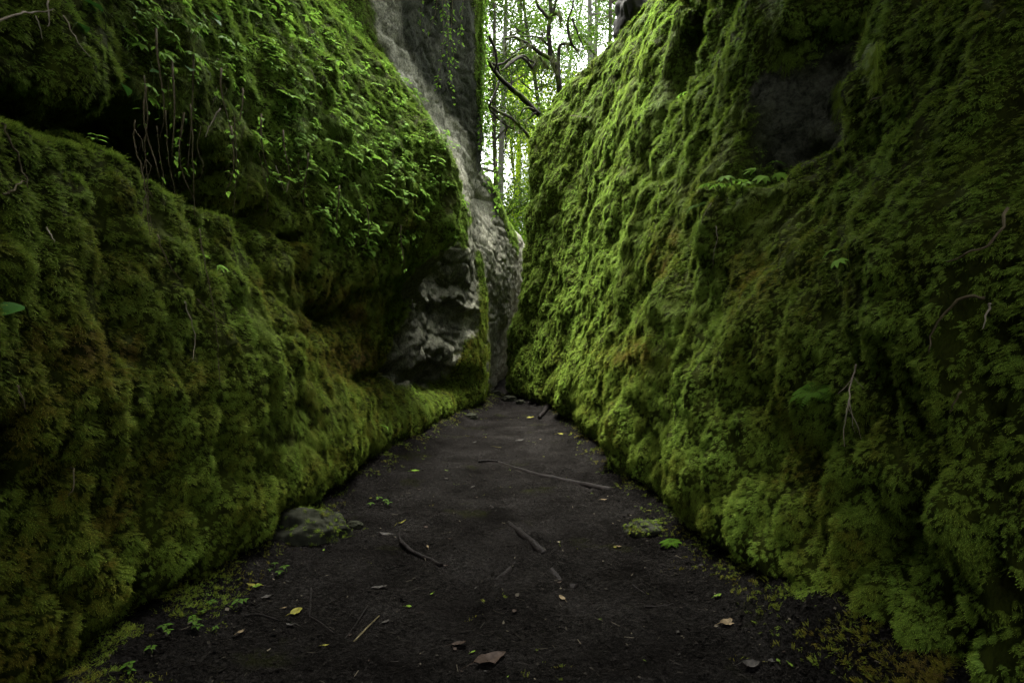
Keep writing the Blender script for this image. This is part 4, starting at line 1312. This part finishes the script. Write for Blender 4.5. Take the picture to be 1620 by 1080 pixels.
M_MOSSFLAT = make_flat_moss()
M_MOSS_BACKLIT = make_leaf_mat('backlit_hanging_moss', (.010, .013, .002), (.030, .038, .005), trans=.1, rough=.8, spec=.05)  # backlit darkness of the gap clumps put into their colour
M_STONE = make_bark('wet_stone', (.005, .0055, .0035), (.026, .028, .018), 14)
p = gpoint(487, 862)
rock('mossy_boulder', p + Vector((-.10, .16, -.01)), (.29, .20, .17), M_STONE, 'low grey boulder with moss on top at the foot of the left bank', 61, 'boulder', .16, .3)
p = gpoint(1018, 846)
rock('mossy_stone', p + Vector((.04, .05, .0)), (.14, .10, .07), M_STONE, 'small moss-covered stone at the foot of the right wall', 67, 'stone', .10)
for k, (ppx, ppy, s, lb) in enumerate([(806, 634, .14, 'grey stone in the slot at the far end of the path'), (824, 634, .09, 'smaller pale stone beside the grey one at the far end of the path'), (786, 622, .10, 'dark stone at the left of the far slot'), (560, 835, .05, 'small dark stone beside the low mossy boulder'), (745, 660, .10, 'low stone at the foot of the far left bank')]):
    p = gpoint(ppx, ppy)
    rock('stone', p + Vector((0, s * .4, s * .25)), (s, s * .8, s * .55), M_STONE, lb, 70 + k)
rock('cliff_boulder', at(1000, 22, 9.75) + Vector((.25, .2, 0)), (.50, .6, .62), make_bark('black_rock', (.008, .008, .007), (.03, .03, .026), 5), 'black boulder perched on the top edge of the right cliff', 81, 'boulder')


rp = np.array([q[0] for q in ROCKMOSS]); rn = np.array([q[1] for q in ROCKMOSS])
points_obj('moss', rp, frames(rn, .3, rng.uniform(0, 6.28, len(rp))), rng.uniform(.35, .65, len(rp)), rng.integers(0, NP, len(rp)),
           np.clip(.5 + .3 * fbm(rp * 6, 2, 505), 0, 1), GN_MOSS, 'short moss capping the low boulder and stone by the path', M_MOSS)


# hanging moss cushions in the right niches
def moss_clump(px, py0, py1, wpx, label, Yd=None, mat=None, group=None, n=150, name='hanging_moss'):
    if Yd is None:
        h = ray(px, (py0 + py1) / 2); Yd = h[0].y - .05
    top = at(px, py0, Yd); bot = at(px, py1, Yd); Wd = wpx * Yd / F
    Lh = (top - bot).length
    m = MB()
    core = [Vector((0, 0, 0)), Vector((0, 0, -.25 * Lh)), Vector((0, 0, -.65 * Lh)), Vector((0, 0, -Lh * .85))]
    m.tube(core, [Wd * .03, Wd * .07, Wd * .05, Wd * .01], 6, rough=.3)
    for k in range(n):
        t = random.random() ** 1.2; r = Wd * .42 * (math.sin(math.pi * (.18 + .74 * t)) ** .7) * random.uniform(.2, 1)
        a = random.uniform(0, 6.28)
        q = Vector((math.cos(a) * r, math.sin(a) * r, -t * Lh * .82))
        L = max(Lh * random.uniform(.16, .30), .04)
        d = Vector((math.cos(a) * .55, math.sin(a) * .55, -.8)).normalized()
        hor = Vector((-math.sin(a), math.cos(a), random.uniform(-.4, .4))).normalized()
        steps = 6
        for j in range(steps):
            q2 = q + d * L / steps; wv = L * .20 * math.sin(math.pi * (.2 + .7 * j / steps))
            for sg in (-1, 1):
                e = q2 + hor * sg * wv + d * wv * .5
                m.add([q, (q + e) / 2 + d * wv * .22, e, (q + e) / 2 - d * wv * .15], [(0, 1, 2, 3)], [.2 + .1 * j, .3 + .1 * j, .5 + .08 * j, .2 + .1 * j])
            q = q2; d = (d + Vector((0, 0, -.16))).normalized()
    o = m.build(name, mat or M_MOSSFLAT, smooth=False); o.location = top
    return set_props(o, label, 'moss clump', group)


moss_clump(1329, 128, 205, 26, 'tuft of moss hanging alone on the rock of the lower right niche')
moss_clump(1386, 66, 152, 34, 'longer tuft of moss hanging between the two right niches')
moss_clump(1370, 18, 70, 30, 'moss tuft hanging from the brow over the upper right niche')

# ------------------------------------------------------------------ vines on the dark overhang
def vine(top, length, leafL, nl, mat, label, group, sway=.05, name='hanging_vine', seedleaf=1.0):
    root = empty(name, top, label, 'vine', group)
    n = max(5, int(length / .25)); pts = []
    ax, ay = random.uniform(-1, 1), random.uniform(-1, 1)
    for k in range(n + 1):
        t = k / n
        pts.append(Vector((sway * math.sin(3 * t + ax * 3) * t, sway * math.sin(4 * t + ay * 3) * t, -length * t)))
    s = MB(); s.tube(pts, list(np.linspace(.006, .002, n + 1)), 5); s.build('stem', M_ROOT, root)
    f = MB()
    for k in range(nl):
        t = random.random() ** .9; i = min(int(t * n), n - 1)
        c = pts[i].lerp(pts[i + 1], t * n - i)
        a = random.uniform(0, 6.28); d = Vector((math.cos(a), math.sin(a), random.uniform(-.7, .1)))
        f.leaf(c + d * leafL * .4, d, (0, 0, 1), leafL * random.uniform(.6, 1.2), leafL * .75 * random.uniform(.6, 1.1), .2, .4, random.uniform(.2, .9))
    f.build('foliage', mat, root)
    return root


GV = 'vines down the outer edge of the dark overhang'
for k, (vx, vy0, vy1) in enumerate([(762, -60, 130), (766, -60, 180), (759, -20, 90), (768, 60, 215), (763, 100, 240), (770, 150, 270), (757, 20, 70), (774, 190, 300), (784, 250, 345), (765, -60, 40)]):
    Yd = 10.75
    t0 = at(vx, vy0, Yd); vine(t0, (vy1 - vy0) * Yd / F, .075, int((vy1 - vy0) * .55), M_PLANT, 'bright leafy vine hanging down the outer edge of the dark overhang', GV, .06)
GV2 = 'thin vines over the dark overhang'
for k, (vx, vy0, vy1) in enumerate([(697, -40, 150), (704, -30, 120), (710, 20, 165), (688, -40, 60), (718, -40, 110), (735, -30, 75), (672, -40, 40)]):
    h = ray(vx, vy0 + 45); Yd = (h[0].y if h else 9.5) - .25
    t0 = at(vx, vy0, Yd); vine(t0, (vy1 - vy0) * Yd / F, .055, int((vy1 - vy0) * .22), M_PLANT, 'thin sparse vine hanging over the face of the dark overhang', GV2, .10)
GV4 = 'slim vines over the left slope and crevice'
for k, (vx, vy, ln) in enumerate([(225, 60, .55), (250, 110, .50), (285, 100, .60), (330, 120, .45), (365, 150, .50), (395, 190, .45), (210, 150, .42), (430, 215, .42), (470, 250, .45), (520, 300, .40), (345, 210, .40), (565, 330, .45), (620, 360, .45), (270, 190, .45)]):
    h = ray(vx, vy)
    vine(h[0] + Vector((.10, -.05, .02)), ln, .032, random.randint(8, 18), M_PLANT, 'slim small-leaved vine hanging over the left slope and its crevice', GV4, .05)
GV3 = 'leafy creepers in the gap'
for k, (vx, vy0, vy1) in enumerate([(806, 185, 300), (814, 195, 330), (822, 190, 350), (830, 205, 320), (800, 215, 345), (812, 230, 370), (826, 250, 390), (834, 180, 280), (818, 120, 250)]):
    Yd = 14.6
    t0 = at(vx, vy0, Yd); vine(t0, (vy1 - vy0) * Yd / F, .085, int((vy1 - vy0) * .30), M_CANOPY, 'leafy creeper hanging in the bright gap beyond the cliffs', GV3, .16)


# ------------------------------------------------------------------ trees
def branch_path(p, d, L, n, bend, grav=0.0):
    pts = [Vector(p)]; d = Vector(d).normalized()
    for k in range(n):
        d = (d + Vector((random.gauss(0, bend), random.gauss(0, bend), random.gauss(0, bend) + grav))).normalized()
        pts.append(pts[-1] + d * L / n)
    return pts


def tree(name, base, hgt, r, bark, leafmat, label, lean=(0, 0), nlimb=9, limbL=2.2, nleaf=1600, leafL=.13, low=.35, group=None, clump=.75, bend=.08, cat='tree'):
    root = empty(name, base, label, cat, group)
    tr = MB()
    trunk = branch_path((0, 0, -.3), (lean[0], lean[1], 1), hgt, 12, bend * .5)
    tr.tube(trunk, [r * (1 - .78 * k / 12) for k in range(13)], 9, rough=.06)
    ends = []
    for k in range(nlimb):
        t = low + (1 - low) * (k + random.random()) / nlimb
        i = min(int(t * 12), 11); c = trunk[i].lerp(trunk[i + 1], t * 12 - i)
        a = random.uniform(0, 6.28)
        lp = branch_path(c, (math.cos(a), math.sin(a), random.uniform(.1, .8)), limbL * (1.15 - .5 * t) * random.uniform(.7, 1.2), 6, .18)
        rb = r * (1 - .78 * t) * .5
        tr.tube(lp, [rb * (1 - .8 * q / 6) + .004 for q in range(7)], 6)
        ends += [lp[4], lp[6], lp[6]]
        for q in range(3):
            j = random.randint(2, 5)
            sp = branch_path(lp[j], (random.uniform(-1, 1), random.uniform(-1, 1), random.uniform(-.2, .6)), limbL * .45, 4, .25)
            tr.tube(sp, [rb * .35 * (1 - .7 * q2 / 4) + .003 for q2 in range(5)], 5)
            ends += [sp[2], sp[4]]
    tr.build('trunk', bark, root)
    cr = MB(); ends.append(trunk[-1])
    for k in range(nleaf):
        e = random.choice(ends)
        o_ = Vector((random.gauss(0, clump * .5), random.gauss(0, clump * .5), random.gauss(0, clump * .33)))
        d = Vector((random.gauss(0, 1), random.gauss(0, 1), random.gauss(-.3, .5)))
        quick_leaf(cr, e + o_, d, leafL * random.uniform(.6, 1.2))
    cr.build('crown', leafmat, root)
    return root


def quick_leaf(mb, p, d, L):
    d = d.normalized(); s = d.cross(Vector((random.gauss(0, .4), random.gauss(0, .4), 1)))
    s = s.normalized() if s.length > 1e-4 else Vector((1, 0, 0))
    u = s.cross(d)
    a = random.random()
    mb.add([p, p + d * L * .5 + s * L * .27 + u * L * .06, p + d * L, p + d * L * .5 - s * L * .27 + u * L * .06], [(0, 1, 2), (0, 2, 3)], [a] * 4)


def hz1(x, y): return float(hill_z([x], [y])[0])


def bg_tree(px, Yd, hgt, r, bark, leafmat, label, **kw):
    x = (px - CX) / F * Yd
    return tree(kw.pop('name', 'tree'), (x, Yd, hz1(x, Yd)), hgt, r, bark, leafmat, label, **kw)


bg_tree(934, 24, 17, .20, M_PALEBARK, M_CANOPY, 'thicker of two pale straight trunks beyond the right cliff top', nlimb=8, low=.62, bend=.02)
bg_tree(943, 26, 17, .13, M_PALEBARK, M_CANOPY, 'thinner of two pale straight trunks beyond the right cliff top', nlimb=8, low=.6, bend=.02)
bg_tree(789, 19, 15, .14, M_PALEBARK, M_CANOPY, 'straight grey tree beside the outer edge of the dark overhang', nlimb=10, low=.35, limbL=2.6, nleaf=9000, bend=.03)
bg_tree(776, 16.5, 13, .10, M_BARK, M_CANOPY, 'slender mossy tree closest behind the dark overhang', nlimb=12, low=.3, limbL=1.8, nleaf=10000, leafL=.12)
bg_tree(812, 27, 17, .16, M_BARK, M_CANOPY, 'tree in the middle of the bright gap, far up the hillside', nlimb=12, low=.3, limbL=3, nleaf=11000, leafL=.13)
bg_tree(848, 33, 20, .18, M_PALEBARK, M_CANOPY, 'tall pale tree deepest in the bright gap', nlimb=12, low=.35, limbL=3.2, nleaf=11000, leafL=.17)
bg_tree(905, 20, 13, .12, M_BARK, M_CANOPY, 'leaning tree just beyond the top of the right cliff', lean=(-.14, 0), nlimb=10, low=.4, limbL=2.2, nleaf=10000, leafL=.12)
bg_tree(985, 21, 15, .16, M_BARK, M_CANOPY, 'leafy tree behind the black boulder on the right cliff top', nlimb=12, low=.3, limbL=2.6, nleaf=11000, leafL=.13)
bg_tree(760, 25, 18, .18, M_BARK, M_CANOPY, 'tree mostly hidden by the dark overhang', nlimb=12, low=.3, limbL=3.0, nleaf=11000, leafL=.13)
bg_tree(870, 42, 22, .2, M_PALEBARK, M_CANOPY, 'far tree standing behind the mossy tree in the gap', nlimb=12, low=.3, limbL=4, nleaf=11000, leafL=.19)
bg_tree(915, 38, 22, .2, M_PALEBARK, M_CANOPY, 'far tree between the two pale trunks and the mossy tree', nlimb=12, low=.3, limbL=4, nleaf=11000, leafL=.19)
for k, (bx, by, hh, nl, lb) in enumerate([(808, 18, 3.0, 1500, 'bright bush low in the gap at the left side'), (832, 19.5, 3.2, 1700, 'sunlit bush filling the foot of the gap'), (850, 23, 4.2, 1700, 'sunlit bush higher up behind the right cliff edge'), (820, 25, 4.5, 1800, 'tall pale bush in the middle of the gap'), (795, 22, 3.6, 1500, 'bush behind the grey slab edge')]):
    bg_tree(bx, by, hh, .06, M_BARK, M_BUSH, lb, name='bush', cat='bush', nlimb=14, low=.12, limbL=1.8, nleaf=nl * 4, leafL=.11, clump=.9, bend=.2)

bg_tree(834, 20, 8.0, .07, M_BARK, M_SPROUT, 'sunlit young tree filling the narrow gap beside the right cliff edge', nlimb=22, low=.08, limbL=1.6, nleaf=15000, leafL=.09, clump=.8)
bg_tree(814, 24, 9.0, .08, M_BARK, M_SPROUT, 'sunlit young tree behind the hanging creepers in the gap', nlimb=22, low=.08, limbL=1.9, nleaf=15000, leafL=.10, clump=.9)
bg_tree(862, 26, 9.5, .08, M_BARK, M_SPROUT, 'sunlit young tree whose top shows under the moss-hung boughs', nlimb=20, low=.1, limbL=2.0, nleaf=13000, leafL=.10, clump=.9)

# the moss-hung tree on the right cliff edge: trunk, boughs at their places, hanging moss
MT = Vector((.95, 13.2, 5.4))
root = empty('mossy_tree', MT, 'dark tree hung with moss clumps leaning over the gap from the right cliff', 'tree')


def mt(px, py, dy=0.0): return at(px, py, 13.2 + dy) - MT


tr = MB()
m1, _ = poly_tube([(.35, .3, -.6), mt(884, 130), mt(872, 95), mt(868, 50), mt(872, 20), mt(868, -60), mt(880, -200)], .075, .03, 5, .01, 8); tr.add(m1.v, m1.f)
tr.build('trunk', M_DARKBARK, root)
for k, (pts, r0, r1) in enumerate([
        ([mt(869, 30), mt(858, 18), mt(848, 2), mt(840, -40)], .05, .02), ([mt(872, 24), mt(882, 22), mt(888, 34)], .05, .03),
        ([mt(874, 22), mt(879, 2), mt(886, -40)], .045, .02), ([mt(884, 120), mt(884, 80), mt(890, 70), mt(905, 72), mt(915, 82)], .045, .02),
        ([mt(872, 95), mt(852, 82, -.4), mt(838, 72, -.8), mt(815, 60, -1.2), mt(800, 62, -1.5)], .05, .02), ([mt(838, 72, -.8), mt(822, 78, -1), mt(808, 88, -1.2)], .03, .012),
        ([mt(842, 108, -.4), mt(830, 94, -.7), mt(818, 93, -.9), mt(800, 108, -1.2), mt(792, 112, -1.3)], .04, .015), ([mt(868, 110), mt(860, 100), mt(852, 90), mt(842, 108, -.4)], .04, .02),
        ([mt(866, 60), mt(872, 75), mt(877, 90)], .03, .012), ([mt(905, 72), mt(898, 40), mt(906, 8), mt(912, -40)], .04, .015), ([mt(860, 118), mt(856, 130)], .02, .01),
        ([mt(905, 30), mt(912, 48), mt(924, 78)], .03, .012), ([mt(868, 72), mt(856, 62), mt(846, 58), mt(826, 58, -.5)], .03, .012)]):
    m1, _ = poly_tube(pts, r0, r1, 5, .006, 7)
    m1.build('bough', M_DARKBARK, root)
for (cx_, y0, y1, w_) in [(848, 84, 122, 11), (876, 88, 124, 20), (861, 95, 122, 7), (857, 128, 149, 10), (887, 20, 44, 13), (884, 16, 30, 14), (808, 48, 72, 16), (905, 52, 62, 9), (858, 46, 70, 9), (826, 66, 80, 9), (898, 68, 84, 12), (915, 76, 90, 12), (800, 70, 92, 14), (838, 70, 80, 10)]:
    o = moss_clump(cx_, y0, y1, w_ * 1.35, None, 13.0 - (.9 if cx_ < 840 else 0), M_MOSS_BACKLIT, None, 150, 'moss_clump')
    del o['category']
    o.location = o.location - MT; o.parent = root
crn = MB()
for k in range(1500):
    p_ = at(random.uniform(770, 960), random.uniform(-160, 100), random.uniform(12.4, 15.5)) - MT
    if perlin(np.array([p_[:]]) * 1.1, 777)[0] > -.02:
        quick_leaf(crn, p_, Vector((random.gauss(0, 1), random.gauss(0, 1), random.gauss(-.3, .5))), random.uniform(.04, .085))
crn.build('crown', M_CANOPY, root)

# fallen trunk and arching branches across the gap
def gap_branch(pts, r0, r1, label, mat=M_DARKBARK, twigs=0, name='fallen_branch', leaves=0):
    P = [at(*q) for q in pts]; base = P[0].copy()
    r_ = empty(name, base, label, 'branch')
    m1, out_ = poly_tube([q - base for q in P], r0, r1, 6, r0 * .12, 8); m1.build('limb', mat, r_)
    for k in range(twigs):
        c = random.choice(out_[3:]); sp = branch_path(c, (random.uniform(-1, 1), random.uniform(-1, 1), random.uniform(-.9, .4)), random.uniform(.3, .9), 5, .3)
        t_ = MB(); t_.tube(sp, [r1 * .5 * (1 - .7 * q / 5) + .002 for q in range(6)], 5); t_.build('twig', mat, r_)
    return r_


gap_branch([(770, 92, 11.6), (782, 112, 11.6), (800, 132, 11.6), (826, 155, 11.6), (853, 182, 11.6)], .035, .060, 'dark straight branch fallen across the gap onto the right cliff', twigs=5)
gap_branch([(768, 48, 11.9), (782, 75, 11.9), (786, 100, 11.9), (790, 128, 11.9), (778, 158, 11.7), (772, 172, 11.6)], .030, .022, 'dark crooked branch in front of the slender trees by the overhang', twigs=6)
gap_branch([(772, 166, 11.6), (790, 178, 12), (806, 185, 12.3), (822, 200, 12.6), (836, 216, 12.8), (841, 230, 12.8)], .030, .035, 'arching mossy branch hung with creepers low in the gap', M_BARK, 8)
gap_branch([(773, 172, 11.6), (788, 188, 12), (800, 198, 12.2), (814, 206, 12.4)], .022, .012, 'thin branch below the arching mossy one', M_DARKBARK, 5)
gap_branch([(798, 190, 13), (802, 200, 13), (799, 215, 13), (801, 228, 13), (796, 242, 13)], .022, .014, 'short crooked branch hanging over the slab end', M_DARKBARK, 3)
gap_branch([(852, 102, 13), (838, 96, 12.9), (828, 88, 12.7), (812, 95, 12.4), (798, 108, 12.2)], .03, .015, 'curved mossy bough crossing behind the straight fallen branch', M_BARK, 6)

# unseen trees added so their crowns block sky and dim the near gorge
for k, (x, y, z, hh, nl, lb) in enumerate([(3.2, 1.0, 9.0, 5.0, 9000, 'added unseen shade tree on the right cliff top over the near gorge'), (-3.2, .6, 10.3, 4.0, 9000, 'added unseen shade tree on the left cliff top over the near gorge'), (2.6, -2.5, 9.2, 4.0, 7000, 'added unseen shade tree on the right cliff top behind the viewer'), (-3.0, 4.2, 10.4, 3.0, 7000, 'added unseen shade tree on the left cliff top above the crevice'), (3.5, 3.6, 6.9, 5.0, 10000, 'added unseen shade tree on the right cliff top above the niches'), (-3.2, 2.2, 10.3, 3.6, 8000, 'added unseen shade tree on the left cliff top beside the one over the crevice')]):
    tree('added_shade_tree', (x, y, z), hh, .16, M_BARK, M_BLOCK_LEAF, lb, lean=(-.35 if x > 0 else .35, 0), nlimb=14, low=.2, limbL=3.4, nleaf=nl, leafL=.36, clump=1.2)

# ------------------------------------------------------------------ litter of crumbs and flakes on the mud
mb = MB()
for k in range(22000):
    yy = 1.7 + 9 * random.random() ** 2.2
    xx = random.uniform(-1.5, 1.4)
    if random.random() < .55:                                   # drifts along the wall feet
        xx = (float(np.interp(yy, [2, 3.3, 5, 7.7, 10.8], [-1.4, -1.5, -1.35, -1.05, -.5])) + abs(random.gauss(0, .28))) if random.random() < .5 else (float(np.interp(yy, [2, 3.3, 5, 9, 10.8], [1.24, 1.12, .95, .85, .5])) - abs(random.gauss(0, .28)))
    mb_l = random.choice((.003, .004, .005, .006, .008, .011)) * random.uniform(.6, 1.3)
    a = random.uniform(0, 6.28); tl = random.gauss(0, .35)
    c, s_ = math.cos(a), math.sin(a)
    e1 = Vector((c, s_, tl)) * mb_l; e2 = Vector((-s_, c, random.gauss(0, .35))) * mb_l * random.uniform(.25, .8)
    o_ = Vector((xx, yy, 0)); g = random.random() ** 5
    mb.add([o_ - e1, o_ - e2, o_ + e1, o_ + e2], [(0, 1, 2, 3)], [g] * 4)
for k in range(1500):                                        # snapped twig ends and needles
    yy = 1.7 + 8 * random.random() ** 2.0; xx = random.uniform(-1.5, 1.4); a = random.uniform(0, 6.28)
    e1 = Vector((math.cos(a), math.sin(a), random.gauss(0, .12))) * random.uniform(.008, .028); e2 = Vector((-math.sin(a), math.cos(a), .3)) * random.uniform(.0008, .0018)
    o_ = Vector((xx, yy, .002)); g = random.random() ** 1.6
    mb.add([o_ - e1 - e2, o_ + e1 - e2, o_ + e1 + e2, o_ - e1 + e2], [(0, 1, 2, 3)], [g] * 4)
va = np.array(mb.v); cen = va.reshape(-1, 4, 3).mean(1)
va[:, 2] += np.repeat(ground_z(cen[:, 0], cen[:, 1]) + .003, 4)
m, nt, out = new_mat('litter')
tip = N(nt, 'ShaderNodeAttribute', attribute_type='GEOMETRY', attribute_name='tip')
r = ramp(nt, [(0, (.003, .0026, .002)), (.5, (.007, .0064, .0055)), (.85, (.020, .018, .014)), (1, (.075, .066, .048))], tip.outputs['Fac'])
p = N(nt, 'ShaderNodeBsdfPrincipled', i_Roughness=.6); p.inputs['Specular IOR Level'].default_value = .01
nt.links.new(r.outputs[0], p.inputs['Base Color']); nt.links.new(p.outputs[0], out.inputs['Surface'])
o = mesh_obj('litter', va, np.array(mb.f), m, smooth=False, attrs={'tip': mb.a})
set_props(o, 'fine crumbs and leaf flakes strewn over the mud', kind='stuff')

# ------------------------------------------------------------------ camera, sky, sun
cam = bpy.data.cameras.new('camera'); cam.lens = F / 1620 * 36; cam.sensor_width = 36; cam.clip_end = 2000; cam.clip_start = .05
co = bpy.data.objects.new('camera', cam); COL.objects.link(co)
co.location = EYE; co.rotation_euler = (math.radians(90), 0, 0)
scene.camera = co
SUN_EL, SUN_AZ = math.radians(77), math.radians(-15)      # azimuth measured from +Y towards +X
w = bpy.data.worlds.new('World'); scene.world = w; w.use_nodes = True
nt = w.node_tree; nt.nodes.clear()
out = nt.nodes.new('ShaderNodeOutputWorld'); bg = nt.nodes.new('ShaderNodeBackground'); sky = nt.nodes.new('ShaderNodeTexSky')
sky.sky_type = 'NISHITA'; sky.sun_disc = False; sky.sun_elevation = SUN_EL; sky.sun_rotation = SUN_AZ
sky.dust_density = 6; sky.air_density = 1.0; sky.ozone_density = 1
hs = nt.nodes.new('ShaderNodeHueSaturation'); hs.inputs['Saturation'].default_value = .12
nt.links.new(sky.outputs[0], hs.inputs['Color']); nt.links.new(hs.outputs[0], bg.inputs['Color'])
bg.inputs['Strength'].default_value = .15
nt.links.new(bg.outputs[0], out.inputs['Surface'])
sl = bpy.data.lights.new('sun', 'SUN'); sl.energy = 3.9; sl.angle = math.radians(34); sl.color = (1, .96, .88)
so = bpy.data.objects.new('sun', sl); COL.objects.link(so)
sd = Vector((math.cos(SUN_EL) * math.sin(SUN_AZ), math.cos(SUN_EL) * math.cos(SUN_AZ), math.sin(SUN_EL)))
so.rotation_euler = sd.to_track_quat('Z', 'Y').to_euler(); so.location = sd * 50

vs = scene.view_settings
vs.view_transform = 'Standard'; vs.look = 'None'; vs.gamma = 1; vs.use_curve_mapping = False
vs.exposure = 3.4
scene.render.engine = 'CYCLES'
cy = scene.cycles
cy.max_bounces = 8; cy.diffuse_bounces = 4; cy.glossy_bounces = 2; cy.transmission_bounces = 5; cy.transparent_max_bounces = 8
cy.use_denoising = True
cy.caustics_reflective = False; cy.caustics_refractive = False
